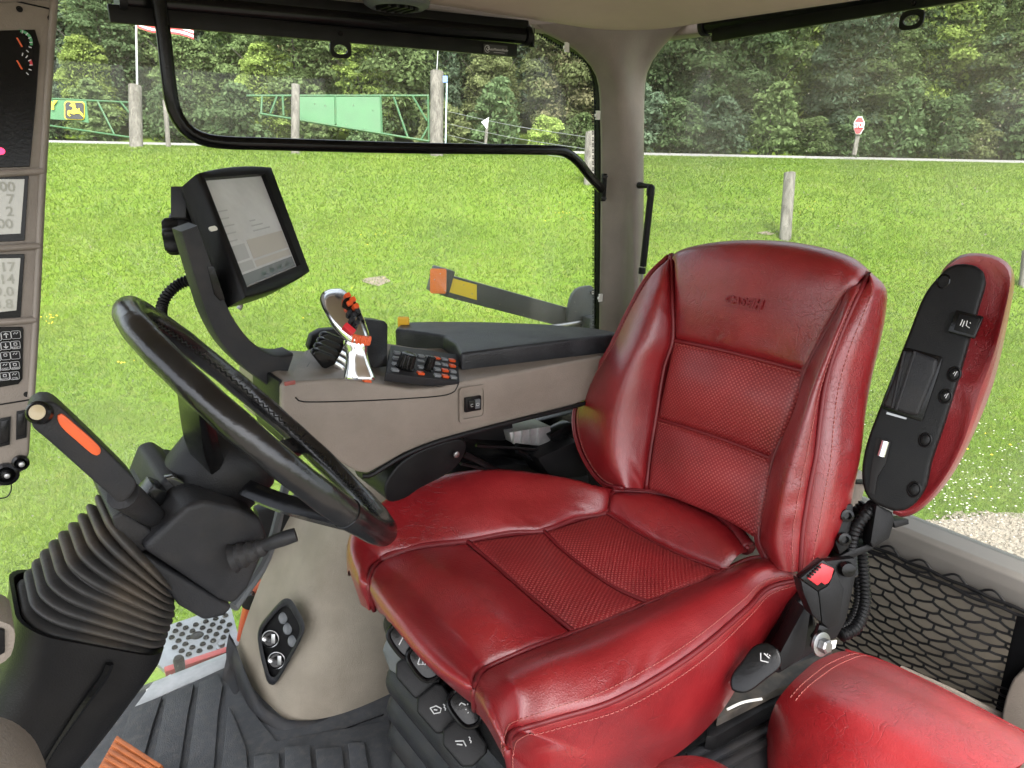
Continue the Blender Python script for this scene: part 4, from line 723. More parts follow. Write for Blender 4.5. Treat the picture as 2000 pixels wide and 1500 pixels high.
def knob(name, c, ax, r, h, par, nf=20):
    th = np.linspace(0, 2*math.pi, nf*3, endpoint=False); a = nrm(np.cross(ax, [1, 0, .1])); b = np.cross(ax, a); A = []
    for rr_, hh, fl in ((1.12, 0, 0), (1.14, .12, 0), (1.0, .16, 1), (.9, .85, 1), (.84, .97, .6), (.6, 1.0, 0), (.1, 1.0, 0)): A.append(c+ax*h*hh+np.outer(np.cos(th)*r*(rr_-fl*.07*(np.sin(nf*th) > .3)), a)+np.outer(np.sin(th)*r*(rr_-fl*.07*(np.sin(nf*th) > .3)), b))
    g = G(); g.grid(np.array(A), False, True); n_ = len(th); g.F += [tuple(range(n_)), tuple(range(6*n_, 7*n_))]; return obj(name, g, BLG, par, 35)
knob('large_knob', at(790, 719, n=kn, o=kd[0]), kn, .0150, .027, con); knob('small_knob', at(835, 724, n=kn, o=kd[0]), kn, .0085, .027, con, 14)
# rocker switch in its recess
pc = at(922, 788, y=yc-.001); ux = nrm(at(945, 784, y=yc)-pc); uz = np.array([0, 0, 1.0]); un = np.array([0, -1.0, 0])
def rrect(c, a, b, hx, hy, r, n=5): return [c+a*((hx-r)*sx+r*math.cos(t))+b*((hy-r)*sy+r*math.sin(t)) for sx, sy, a0 in ((1, 1, 0), (-1, 1, 90), (-1, -1, 180), (1, -1, 270)) for t in np.radians(np.linspace(a0, a0+90, n))]
def ringp(g, c, a, b, n, hx, hy, r, hx2, hy2, r2, h):
    o_, i_ = rrect(c, a, b, hx, hy, r), rrect(c, a, b, hx2, hy2, r2); g.grid(np.array([o_, [p+n*h for p in o_], [p+n*h for p in i_], i_]), False, True); return g
g = G(); ringp(g, pc, ux, uz, un, .029, .033, .007, .024, .026, .006, .003); sr = obj('switch_surround', g, BEI, con, 40)
g = G(); g.box(pc+un*.002, (.0175, .003, .0135), (ux, un, uz), .002); obj('switch_frame', g, BLK, sr); g = G(); g.box(pc+un*.005-ux*.005, (.0065, .004, .009), (nrm(ux+un*.3), nrm(un-ux*.3), uz), .002); obj('rocker', g, BLG, sr)
g = G(); g.box(pc+un*.005+ux*.007, (.0065, .003, .009), (ux, un, uz), .002); obj('rocker', g, GRY, sr)
for s in (-1, 1): g = G(); g.tube(rrect(pc+un*.0092+ux*.006*s, ux, uz, .0028, .0022, .001, 3), .0004, 4, closed=True); obj('icon', g, WHI, sr)
# palm block behind the joystick
g = G(); g.prism([at(u, v, y=y) for u, v, y in ((706, 622, 1.15), (752, 627, 1.15), (758, 634, 1.14), (757, 716, 1.06), (730, 720, 1.05), (716, 690, 1.08))], (.0, .05, -.004), .005); obj('palm_block', g, PAD, con)
g = G(); g.prism([at(u, v, y=1.17) for u, v in ((603, 678), (610, 655), (630, 644), (690, 640), (690, 690), (610, 690))], (0, .02, 0), .004); obj('lever_shield', g, BLK, con)
# hydraulic levers: row of black paddles on chrome stems
for k in range(4):
    y_ = 1.045+k*.021; dx, dy = 5.5*k, -11*k
    g = G(); g.prism([at(u+dx, v+dy, y=y_) for u, v in ((610, 693), (615, 686), (624, 684), (655, 697), (659, 704), (656, 712), (637, 721), (630, 719))], (0, .012, .003), .0028, 3); lv = obj('lever', g, BLG, con)
    g = G(); g.tube([at(650+dx, 708+dy, y=y_+.006), at(668+dx, 722+dy, y=y_+.006), at(672+dx, 740+dy, y=y_+.006)], [.0055, .007, .007], 10, n=8); obj('stem', g, CHR, lv)
# small stalk and bracket seen behind the armrest
c = at(788, 622, y=1.30); o = thing('yellow_tab', c, 'small yellow ribbed plastic tab behind the armrest', 'tab'); g = G(); g.box(c-np.array([0, 0, .008]), (.012, .005, .012), (RT0, FH, (0, 0, 1)), .004); obj('tab', g, YEL, o); g = G(); g.tube([c-np.array([0, 0, .01]), c-np.array([0, 0, .25])], .005, 8); obj('stalk', g, BLK, o)
# black mechanism below the console
o = thing('seat_side_mechanism', (.75, 1.05, .3), 'black brackets and covers under the console beside the seat', 'mechanism')
g = G(); g.prism(rs([at(u, v, y=.99) for u, v in ((752, 950), (768, 920), (790, 898), (830, 876), (880, 860), (905, 858), (912, 872), (898, 905), (868, 930), (820, 955), (790, 975), (760, 980))], 40, True), (0, .12, 0), .01, 3); cv = obj('round_cover', g, BLK, o, 50); g = G(); g.lathe(at(890, 887, y=.985), (0, -1, 0), [(.006, 0), (.006, .004), (.003, .005)], 8); obj('bolt', g, STE, cv)
g = G(); g.prism([at(u, v, y=1.12) for u, v in ((885, 850), (1000, 835), (1170, 795), (1190, 970), (880, 980))], (0, .04, 0), .003); obj('back_plate', g, BLG, o)
g = G(); g.prism([at(u, v, y=1.06) for u, v in ((900, 845), (1000, 818), (1005, 850), (985, 862), (910, 858))], (0, .05, 0), .004); obj('upper_bracket', g, BLK, o)
P_ = [at(u, v, y=1.04) for u, v in ((995, 845), (1075, 832), (1078, 858), (1060, 872), (1000, 865))]; g = G(); g.prism(P_, (0, .06, 0), .002); ve = obj('metal_slide', g, ALU, o)
for k in range(4): g = G(); a_, b_ = at(1005+k*16, 842-k*2.5, y=1.037), at(1003+k*16, 866, y=1.037); g.bar(a_, b_, .004, .006, (0, 1, 0)); obj('rib', g, ALU, ve)
g = G(); g.prism([at(u, v, y=1.03) for u, v in ((1072, 850), (1118, 826), (1122, 846), (1085, 868))], (0, .03, 0), .004); obj('buckle_tongue', g, BLG, o)
g = G(); g.prism([at(u, v, y=1.0) for u, v in ((1050, 895), (1130, 860), (1150, 930), (1080, 940))], (0, .08, 0), .006); obj('recliner_housing', g, BLK, o)
for a_, b_, w in (((905, 885), (1000, 935), .012), ((900, 905), (985, 925), .006), ((1010, 880), (1060, 905), .01), ((1085, 925), (1135, 885), .004), ((930, 870), (1060, 880), .006)): g = G(); g.tube([at(*a_, y=1.03), at(*b_, y=1.03)], w*.6, 8); obj('link_rod', g, BLG if w > .005 else STE, o)
g = G(); g.prism([at(u, v, y=1.08) for u, v in ((870, 925), (1010, 905), (1150, 930), (1150, 1000), (860, 1000))], (0, .05, 0), .003); obj('lower_plate', g, BLK, o)
# joystick
o = thing('joystick', at(690, 740, y=1.03), 'chrome multifunction joystick with orange and black buttons', 'joystick')
def ell_loft(secs, seg=28, n=40):
    """secs: (centre, a-vector, b-vector) ellipse sections"""
    Z = rs([np.concatenate(s) for s in secs], n); Cc, Aa, Bb = Z[:, :3], Z[:, 3:6], Z[:, 6:]; th = np.linspace(0, 6.28319, seg, endpoint=False); g = G()
    g.grid(np.array([Cc[i]+np.outer(np.cos(th), Aa[i])+np.outer(np.sin(th), Bb[i]) for i in range(n)]), False, True); g.F += [tuple(range(seg)), tuple(range((n-1)*seg, n*seg))]; return g
dj = 1.045; k = dj/FP
def sec(u, v, w, dpt, ang=0, dd=0):
    a = math.radians(ang); return (at(u, v, d=dj+dd), (RT*math.cos(a)-UP*math.sin(a))*w*k, (FW+UP*.0)*dpt*k)
g = ell_loft([sec(703, 742, 30, 22), sec(702, 738, 31, 23), sec(699, 712, 24, 20), sec(697, 690, 21, 18), sec(695, 672, 24, 20), sec(694, 664, 22, 18)]); obj('pedestal', g, CHR, o, 80)
g = ell_loft([sec(700, 676, 8, 8), sec(696, 670, 22, 19, 10), sec(686, 650, 37, 30, 15, .008), sec(674, 625, 46, 38, 18, .022), sec(667, 602, 46, 40, 20, .036), sec(666, 586, 40, 34, 20, .045), sec(666, 573, 25, 20, 20, .051), sec(668, 565, 6, 5, 20, .055)]); gr_ = obj('grip', g, CHR, o, 80)
def button(u, v, w, h, ang, m_, off=.03, par=None, r=.4):
    off = off-float(np.interp(v, (565, 586, 602, 625, 650, 670), (.055, .045, .036, .022, .008, 0)))
    c = at(u, v, d=dj-off); n = nrm(nrm(CAM-c)+RT*.35+np.array([0, 0, .45])); a = math.radians(ang); x = nrm(RT*math.cos(a)-UP*math.sin(a)); x = nrm(x-n*np.dot(x, n)); y = np.cross(n, x); g = G(); g.prism(rrect(c, x, y, w/2*k, h/2*k, r*min(w, h)/2*k, 4), -n*.012, .002, 2); return obj('button', g, m_, gr_)
g = G(); c = at(692, 609, d=dj-.024+.037); n = nrm(nrm(CAM-c)+RT*.35+np.array([0, 0, .45])); x = nrm(RT*math.cos(1.15)-UP*math.sin(1.15)); x = nrm(x-n*np.dot(x, n)); y = np.cross(n, x); g.prism(rrect(c, x, y, .024, .009, .007), -n*.010, .003); obj('button_plate', g, BLG, gr_)
for u, v in ((680, 576), (690, 584), (684, 591), (696, 597)): button(u, v, 10, 11, 60, ORB, .034)
for u, v in ((684, 609), (693, 613), (700, 607), (688, 624), (698, 629), (705, 620)): button(u, v, 9, 8, 65, CHA, .033)
button(683, 641, 24, 12, 35, RPL, .036)
g = G(); th = np.linspace(0, 6.283, 72, endpoint=False); c = at(701, 661, d=dj); ax = nrm(UP*.95+RT*.25-FW*.15); a_ = nrm(np.cross(ax, FW)); b_ = np.cross(ax, a_); rr_ = .0165*(1+.07*np.sign(np.sin(16*th))); g.grid(np.array([c+ax*h+np.outer(np.cos(th)*rr_*f, a_)+np.outer(np.sin(th)*rr_*f, b_) for h, f in ((-.0065, .3), (-.0065, .95), (-.004, 1), (.004, 1), (.0065, .95), (.0065, .3))]), False, True); obj('thumb_wheel', g, ORA, o, 30)
g = G(); g.prism([at(u, v, y=.98) for u, v in ((713, 738), (725, 742), (727, 748), (712, 747))], (0, .01, 0), .001); obj('orange_pointer', g, ORA, o)
# monitor
mo = thing('touch_monitor', at(450, 590, d=1.15), 'black framed touch screen monitor with glossy grey display', 'monitor')
TL, TR_, BR, BL = at(388, 337, d=1.05), at(531, 325, d=1.235), at(606, 530, d=1.20), at(480, 580, d=1.02)
w_ = nrm(((TR_-TL)+(BR-BL))/2); h_ = ((TL-BL)+(TR_-BR))/2; h_ = nrm(h_-w_*np.dot(h_, w_)); nn = np.cross(w_, h_); nn = nn if np.dot(nn, CAM-TL) > 0 else -nn
cc = (TL+TR_+BR+BL)/4; hw = (np.linalg.norm(TR_-TL)+np.linalg.norm(BR-BL))/4; hh = (np.linalg.norm(TL-BL)+np.linalg.norm(TR_-BR))/4
g = G(); fr_ = [TL, TR_, BR, BL]; sc = [at(400, 348, n=nn, o=cc), at(517, 339, n=nn, o=cc), at(587, 517, n=nn, o=cc), at(483, 561, n=nn, o=cc)]
fr_ = [p-nn*np.dot(p-cc, nn) for p in fr_]
# bezel: ring with recessed screen
def bowed(a, b, n, out): t = np.linspace(0, 1, n, endpoint=False)[:, None]; return list(a*(1-t)+b*t+out*(4*t*(1-t)))
ou = bowed(fr_[0], fr_[1], 8, h_*.006)+bowed(fr_[1], fr_[2], 8, w_*0)+bowed(fr_[2], fr_[3], 8, -h_*.006)+bowed(fr_[3], fr_[0], 8, w_*0); inn = bowed(sc[0], sc[1], 8, 0)+bowed(sc[1], sc[2], 8, 0)+bowed(sc[2], sc[3], 8, 0)+bowed(sc[3], sc[0], 8, 0)
ou = np.array(ou); inn = np.array(inn); ce = ou.mean(0); sh = lambda f: ce+(ou-ce)*f
g.grid(np.array([sh(.80)-nn*.052, sh(.93)-nn*.048, sh(.985)-nn*.038, sh(1.0)-nn*.008, sh(.995)-nn*.002, sh(.975), inn*.75+ou*.25+nn*.0005, inn, inn-nn*.009]), False, True); g.F.append(tuple(range(32))); obj('housing', g, BLK, mo, 45)
SCR = mat('screen_glass', (.55, .56, .57), .12, var=.12, vs=9, coat=.5, dust=(.42, .42, .42), ds=14, damt=.4); g = G(); g.prism([p-nn*.0085 for p in sc], -nn*.004); so = obj('screen', g, SCR, mo, 0)
sx_ = nrm(sc[1]-sc[0]); sq = lambda a, b: (sc[3]*(1-a)+sc[2]*a)*(1-b)+(sc[0]*(1-a)+sc[1]*a)*b-nn*.0083
UIA = mat('ui_grey', (.40, .41, .415), .15); UIB = mat('ui_dark', (.2, .22, .225), .15); UIC = mat('ui_warm', (.45, .43, .40), .15)
def uir(a0, a1, b0, b1, m_, nm_='screen_tile'): g = G(); g.prism([sq(a0, b0), sq(a1, b0), sq(a1, b1), sq(a0, b1)], nn*.0003); obj(nm_, g, m_, so, 0)
uir(.02, .98, .02, .12, UIB); uir(.02, .30, .14, .22, UIA); uir(.33, .98, .14, .20, UIC); uir(.33, .98, .22, .40, UIC); uir(.02, .28, .24, .38, UIA)
for i in range(5): uir(.06, .20+.02*(i % 3), .42+i*.07, .432+i*.07, UIA)
for i in range(3): uir(.5, .8-.1*i, .46+i*.05, .472+i*.05, UIA)
for i in range(4): uir(.36+i*.15, .44+i*.15, .045, .085, mat('ui_teal', (.26, .33, .32), .2) if i == 0 else MT['ui_teal'])
g = G(); c = at(417, 446, n=nn, o=cc+nn*.001); g.prism(rrect(c, w_, h_, .0085, .0035, .0034), -nn*.002, .0005); obj('indicator_lamp', g, WPL, mo)
# back knob, clamp
g = G(); c = at(336, 462, d=1.10); ax = nrm(-RT*.9-UP*.1-FW*.3); th = np.linspace(0, 6.283, 48, endpoint=False); a_ = nrm(np.cross(ax, UP)); b_ = np.cross(ax, a_); rr_ = .026*(1+.13*np.cos(6*th)); g.grid(np.array([c+ax*h+np.outer(np.cos(th)*rr_*f, a_)+np.outer(np.sin(th)*rr_*f, b_) for h, f in ((-.012, .6), (-.012, .95), (-.004, 1.03), (.006, 1), (.011, .85), (.012, .3))]), False, True); g.F += [tuple(range(48)), tuple(range(240, 288))]; obj('clamp_knob', g, BLK, mo, 50)
g = G(); g.lathe(at(352, 452, d=1.12), ax, [(.022, -.05), (.036, -.02), (.036, .0), (.026, .012)], 24); obj('swivel', g, BLK, mo)
g = G(); g.box(at(355, 398, d=1.09), (.012, .012, .024), (RT, FW, UP), .003); obj('rear_catch', g, CHA, mo)
g = G(); g.tube([at(462, 582, d=1.13), at(470, 596, d=1.14), at(466, 604, d=1.14)], .004, 8, n=8); obj('plug_lead', g, STE, mo)
# arm carrying the monitor
o = thing('monitor_arm', at(550, 745, y=1.04), 'curved black arm from console up to the monitor', 'bracket'); ya = 1.05
Lr = [(352, 452), (366, 500), (384, 560), (404, 620), (432, 672), (468, 712), (510, 745), (545, 768)]; Rr = [(385, 440), (414, 520), (440, 590), (462, 632), (492, 668), (524, 690), (552, 694), (572, 690)]
L3 = rs([at(u, v, y=ya) for u, v in Lr], 40); R3 = rs([at(u, v, y=ya) for u, v in Rr], 40); th_ = np.array([.0, .045, 0])
A = np.array([[l, l*.95+r*.05-np.array([0, .004, 0]), l*.5+r*.5-np.array([0, .004, 0]), l*.05+r*.95-np.array([0, .004, 0]), r, r+th_, l+th_] for l, r in zip(L3, R3)]); g = G(); g.grid(A, False, True); g.F += [tuple(range(7)), tuple(range(39*7, 40*7))]; ao = obj('arm', g, CHA, o, 35)
g = G(); g.prism([at(u, v, y=ya-.0055) for u, v in ((405, 520), (418, 520), (440, 585), (430, 588), (418, 575))], (0, .003, 0), .001); obj('slot', g, BLG, ao)
g = G(); g.prism([at(u, v, y=yc+.01) for u, v in ((545, 746), (551, 742), (556, 870), (549, 850))], (0, .12, 0), .003); obj('foot_plate', g, BLK, o)
def hose(name, pts, r, parent, pitch=.0055, m_=None, amp=.22):
    P = rs(pts, 200); s = np.r_[0, np.cumsum(np.linalg.norm(np.diff(P, axis=0), axis=1))]; n = int(s[-1]/pitch)*4; q = np.linspace(0, s[-1], n); P = np.stack([np.interp(q, s, P[:, i]) for i in range(3)], 1)
    g = G(); R = r*(1-amp*(.5+.5*np.cos(np.arange(n)*math.pi/2))); g.tube(P, R, 12); return obj(name, g, m_ or BLK, parent, 60)
hose('conduit', [at(375, 545, d=1.14), at(348, 556, d=1.14), at(325, 578, d=1.13), at(315, 605, d=1.12), at(318, 640, d=1.10), at(330, 700, d=1.1)], .0095, o)
# turn signal arm outside the side window
o = thing('turn_signal_arm', at(1130, 630, y=1.62), 'dark metal arm outside with amber lamp and yellow reflector', 'signal arm'); DKM = mat('dark_metal', (.045, .052, .054), .5, .2, bump=.2, bs=120, var=.25, vs=14, dust=(.15, .14, .12), ds=12, damt=.25)
p0, p1 = at(868, 556, y=1.70), at(1150, 632, y=1.64); g = G(); e_ = nrm(p1-p0); g.bar(p0, p1, .035, .062, bev=.004); am = obj('box_arm', g, DKM, o)
pl_ = lambda u, v: at(u, v, n=np.cross(e_, [0, 0, 1.0]), o=p0-nrm(np.cross([0, 0, 1.0], e_))*.0185*np.sign(np.dot(nrm(np.cross([0, 0, 1.0], e_)), p0-CAM)))
g = G(); vv = nrm(np.cross([0, 0, 1.0], e_)); vv = vv if np.dot(vv, CAM-p0) > 0 else -vv; g.prism([pl_(875, 541), pl_(931, 556), pl_(931, 586), pl_(875, 570)], vv*.001); obj('reflector', g, mat('reflector_yellow', (1, .70, .015), .35, bump=.3, bs=400, kind='voronoi'), am, 0)
c = at(858, 548, y=1.69); g = G(); g.box(c+np.array([.004, 0, 0]), (.026, .024, .036), (e_, vv, np.cross(e_, vv)), .006); obj('lamp_body', g, DKM, o)
AMB = mat('amber_lens', (.80, .17, .008), .15, bump=.8, bs=180, kind='voronoi', coat=.6); c2 = at(856, 549, y=1.665); lr = nrm(RT*.95+UP*-.02); g = G(); g.prism(rrect(c2, lr, np.cross(nrm(CAM-c2), lr), .0225, .034, .006), nrm(CAM-c2)*-.016, .003, 2); obj('amber_lens', g, AMB, o)
g = G(); g.prism(rs([at(u, v, y=1.62) for u, v in ((1112, 632), (1114, 590), (1124, 568), (1140, 560), (1160, 562), (1170, 640))], 24, True), (0, .012, 0), .002); rp = obj('pivot_plate', g, DKM, o); g = G(); g.lathe(at(1157, 571, y=1.617), (0, -1, 0), [(.006, 0), (.006, .003), (.003, .003)], 10); obj('bolt', g, STE, rp)
g = G(); g.tube([at(1075, 638, y=1.62), at(1142, 628, y=1.62)], .006, 10); obj('spring_rod', g, STE, o)
g = G(); g.box(at(1152, 648, y=1.60), (.02, .02, .05), bev=.003); obj('pivot_block', g, DKM, o)
# ================================================================ STEERING
WC = at(517, 828, y=.71); WN = nrm((.751, -.083, .654)); wa = nrm(np.cross(WN, [0, 0, 1.0])); wb = np.cross(WN, wa); WR = .1695
def rim(t): return WC+WR*(math.cos(t)*wa+math.sin(t)*wb)
def proj(p): q = np.asarray(p)-CAM; z = q@FW; return np.array([1000+FP*(q@RT)/z, 750-FP*(q@UP)/z])
def rim_near(u, v, near=True):
    best = None
    for t in np.linspace(0, 2*math.pi, 720):
        p = rim(t)
        if near and (p-CAM)@FW > (WC-CAM)@FW+.02: continue
        e = np.linalg.norm(proj(p)-np.array([u, v]))
        if best is None or e < best[0]: best = (e, t)
    return best[1]
sw = thing('steering_wheel', WC-WN*.1, 'black leather wrapped steering wheel with worn laced cover', 'steering wheel')
WRP = mat('worn_black_leather', (.007, .007, .0075), .22, bump=.3, bs=90, var=.4, vs=22, detail=6, dust=(.03, .025, .022), ds=45, damt=.25)
th = np.linspace(0, 2*math.pi, 160, endpoint=False); ph = np.linspace(0, 2*math.pi, 24, endpoint=False); A = np.zeros((160, 24, 3))
for i, t in enumerate(th):
    rd = math.cos(t)*wa+math.sin(t)*wb; rr_ = .0127*(1+.02*math.sin(9*t)+.015*math.sin(23*t))
    for j, q in enumerate(ph): A[i, j] = WC+rd*(WR+rr_*math.cos(q))+WN*rr_*1.05*math.sin(q)
g = G(); g.grid(A, True, True); rmo = obj('rim', g, WRP, sw, 180)
# lacing on the inside of the rim: cross stitches and loose thread ends
g = G()
for i in range(230):
    t = i/230*2*math.pi; t2 = t+2*math.pi/230*.9; s = 1 if i % 2 else -1; pr_ = lambda tt, a_: WC+(math.cos(tt)*wa+math.sin(tt)*wb)*(WR-.0131*math.cos(a_))+WN*.0137*math.sin(a_)
    g.tube([pr_(t, .12*s+.12), pr_((t+t2)/2, .12)-(math.cos(t)*wa+math.sin(t)*wb)*.0012, pr_(t2, -.12*s+.12)], .0009, 5)
    if i % 2 == 0:
        b_ = pr_(t, .3); d_ = nrm(-(math.cos(t)*wa+math.sin(t)*wb)+WN*rng.uniform(.2, 1.2)+rng.normal(0, .5, 3)); g.tube([b_, b_+d_*rng.uniform(.004, .010)], [.0005, .0002], 4)
lo = obj('lacing', g, BLK, rmo); lo['kind'] = 'stuff'
for tj in (rim_near(690, 985),):
    g = G(); g.tube([WC+(math.cos(tj)*wa+math.sin(tj)*wb)*(WR+.0130*math.cos(q))+WN*.0137*math.sin(q) for q in ph], .0010, 5, closed=True); obj('cover_seam', g, BLG, rmo)
HC = WC-WN*.036
g = G(); g.lathe(HC, WN, [(.038, -.07), (.048, -.05), (.051, -.02), (.049, -.003), (.044, .004), (.040, .006), (.0385, .0035), (.034, .006), (.004, .0085)], 40); hb = obj('hub', g, BLK, sw, 50)
for u, v, w in ((375, 775, .024), (700, 1020, .018)):
    t = rim_near(u, v); e = rim(t)-WN*.002; rd = nrm(e-HC); s_ = nrm(np.cross(rd, WN)); g = G(); a_ = HC-WN*.025+nrm(rd-WN*np.dot(rd, WN))*.03
    g.grid(np.array([[c+s_*x*w*k+WN*y for x, y in ((-.55, -.009), (-.62, 0), (-.5, .009), (.5, .009), (.62, 0), (.55, -.009))] for c, k in zip(rs([a_, a_*.55+e*.45-WN*.004, e], 12), np.linspace(1.15, .95, 12))]), False, True); obj('spoke', g, BLG, sw, 50)
t = rim_near(430, 735, False)+math.pi*.0; tt = [x for x in np.linspace(0, 6.283, 360) if (rim(x)-CAM)@FW > (WC-CAM)@FW+.05]; t = min(tt, key=lambda x: np.linalg.norm(proj(rim(x))-np.array([600, 850]))); e = rim(t)-WN*.008; a_ = HC-WN*.03; s_ = nrm(np.cross(nrm(e-a_), WN)); g = G(); g.grid(np.array([[c+s_*x*.020+WN*y for x, y in ((-.55, -.008), (-.62, 0), (-.5, .008), (.5, .008), (.62, 0), (.55, -.008))] for c in rs([a_, e], 8)]), False, True); obj('spoke', g, BLG, sw, 50)
# column: shroud, levers, boot, base
co = thing('steering_column', (.05, .71, 0), 'dusty dark grey steering column with ribbed rubber boot and levers', 'steering column')
ys = .635
g = G(); g.prism([at(u, v, y=ys) for u, v in ((277, 1072), (300, 1050), (366, 987), (400, 978), (470, 995), (512, 1015), (524, 1050), (512, 1090), (486, 1150), (458, 1182), (430, 1174), (380, 1140))], (0, .15, 0), .012, 3); sh_ = obj('shroud', g, CHA, co, 50)
g = G(); g.prism([at(u, v, y=ys+.008) for u, v in ((280, 1082), (380, 1140), (456, 1186), (440, 1205), (400, 1214), (350, 1185), (312, 1140))], (0, .13, 0), .008, 3); obj('shroud_bottom', g, CHA, co, 50)
g = G(); g.prism([at(u, v, y=ys+.012) for u, v in ((218, 1012), (240, 1000), (262, 1012), (300, 1040), (290, 1075), (275, 1080), (232, 1050))], (0, .12, 0), .008, 3); obj('shroud_collar', g, CHA, co, 50)
g = G(); g.prism([at(u, v, y=ys+.05) for u, v in ((290, 1010), (318, 940), (345, 930), (400, 965), (440, 990), (400, 1030), (330, 1050))], (0, .11, 0), .012, 3); obj('shroud_top', g, CHA, co, 50)
g = G(); g.tube([HC-WN*.05, HC-WN*.12], .04, 24); obj('shaft_collar', g, BLK, co)
g = G(); g.prism([at(u, v, y=ys+.035) for u, v in ((268, 985), (300, 950), (330, 962), (320, 985), (290, 1010))], (0, .03, 0), .003); obj('lever_recess', g, BLG, co)
g = G(); g.prism([at(u, v, y=ys+.048) for u, v in ((322, 934), (342, 930), (372, 950), (398, 972), (388, 984), (350, 962))], (0, .01, 0), .002); obj('indicator_window', g, mat('smoked_window', (.02, .02, .018), .12, coat=.5), co)
# forward/reverse lever with orange grip strip
yl_ = .60; lp = [(60, 822), (64, 800), (76, 788), (98, 784), (118, 794), (264, 936), (268, 948), (252, 974), (236, 984), (224, 976), (84, 852), (66, 838)]
g = G(); g.prism(rs([at(u, v, y=yl_) for u, v in lp], 40, True), (0, .030, 0), .006, 3); lv = obj('shuttle_lever', g, CHA, co, 50)
g = G(); g.prism(rs([at(u, v, y=yl_-.002) for u, v in ((112, 812), (120, 808), (150, 832), (190, 868), (198, 880), (194, 890), (184, 890), (150, 862), (118, 832))], 30, True), (0, .028, 0), .003, 2); obj('orange_grip', g, ORA, lv, 50)
c = at(76, 806, y=yl_-.004); g = G(); g.lathe(c, nrm((-.4, -1, .5)), [(.0085, -.004), (.0085, .002), (.0068, .004), (.0058, .003)], 24); eb_ = obj('button_ring', g, BLG, lv); g = G(); g.lathe(c, nrm((-.4, -1, .5)), [(.0055, .002), (.0055, .0035), (.001, .0045)], 20); obj('end_button', g, mat('button_cream', (.32, .26, .15), .4), eb_)
g = G(); g.tube([at(240, 965, y=.615), at(268, 985, y=.63), at(300, 1010, y=.66)], [.013, .011, .010], 12, n=10); obj('lever_neck', g, CHA, co)
# stalk
g = G(); g.tube([at(455, 1090, y=.63), at(478, 1082, y=.625), at(500, 1074, y=.62), at(518, 1066, y=.615)], [.015, .0115, .013, .0095, .011, .008, .009, .0065], 14, n=36); obj('stalk_boot', g, CHA, co)
g = G(); g.tube([at(515, 1066, y=.615), at(545, 1055, y=.605), at(566, 1048, y=.60), at(578, 1044, y=.598)], [.0055, .0068, .0072, .0066], 14, n=16); obj('indicator_stalk', g, CHA, co)
g = G(); g.tube([at(456, 1186, y=.70), at(520, 1090, y=.74), at(560, 940, y=.84)], .006, 8, n=12); obj('tilt_rod', g, GRY, co)
# ribbed boot
yb_ = .63; lft = rs([at(u, v, y=yb_) for u, v in ((48, 1248), (88, 1190), (120, 1152), (150, 1122), (180, 1094), (208, 1062), (232, 1036))], 90); rgt = rs([at(u, v, y=yb_) for u, v in ((328, 1300), (340, 1262), (348, 1240), (353, 1222), (353, 1204), (350, 1184), (352, 1166))], 90)
A = []; nf = 10
for i in range(90):
    t = i/89; wv = abs(math.sin(t*nf*math.pi))**.55; m = (lft[i]+rgt[i])/2; a_ = (rgt[i]-lft[i])/2; L_ = np.linalg.norm(a_); a_ = a_/L_; hx = L_+.011*(wv-.75); hy = .050+.010*(wv-.75); r_ = .030; cen = m+np.array([0, .056, 0]); ring = []
    for sx, sy, a0 in ((1, 1, 0), (-1, 1, 90), (-1, -1, 180), (1, -1, 270)):
        for k in range(7): q = math.radians(a0+15*k); ring.append(cen+a_*(sx*(hx-r_)+r_*math.cos(q))+np.array([0, 1.0, 0])*(sy*(hy-r_)+r_*math.sin(q)))
    A.append(ring)
g = G(); g.grid(np.array(A), False, True); obj('ribbed_boot', g, BOOT, co, 50)
# base
lb_ = rs([at(u, v, y=yb_-.01) for u, v in ((36, 1238), (36, 1262), (18, 1340), (-25, 1430), (-90, 1560))], 24); rb_ = rs([at(u, v, y=yb_-.01) for u, v in ((334, 1292), (326, 1318), (275, 1390), (215, 1470), (120, 1590))], 24); A = []
for i in range(24):
    m = (lb_[i]+rb_[i])/2; a_ = (rb_[i]-lb_[i])/2; L_ = np.linalg.norm(a_); a_ = a_/L_; hx = L_; hy = .062; r_ = .03; cen = m+np.array([0, .064, 0]); ring = []
    for sx, sy, a0 in ((1, 1, 0), (-1, 1, 90), (-1, -1, 180), (1, -1, 270)):
        for k in range(7): q = math.radians(a0+15*k); ring.append(cen+a_*(sx*(hx-r_)+r_*math.cos(q))+np.array([0, 1.0, 0])*(sy*(hy-r_)+r_*math.sin(q)))
    A.append(ring)
A = np.array(A); top_ = A[0].mean(0)+(A[0]-A[0].mean(0))*.94; g = G(); g.grid(np.array([top_+(A[1]-A[0])*1.2, top_]+list(A)), False, True); bs_ = obj('column_base', g, BLK, co, 50)
g = G(); g.tube([at(u, v, y=yb_-.0105) for u, v in ((214, 1296), (205, 1318), (175, 1360), (140, 1410), (96, 1478), (70, 1530))], [.0035, .004, .003, .002, .002], 6, n=30); obj('panel_gap', g, BLG, bs_)
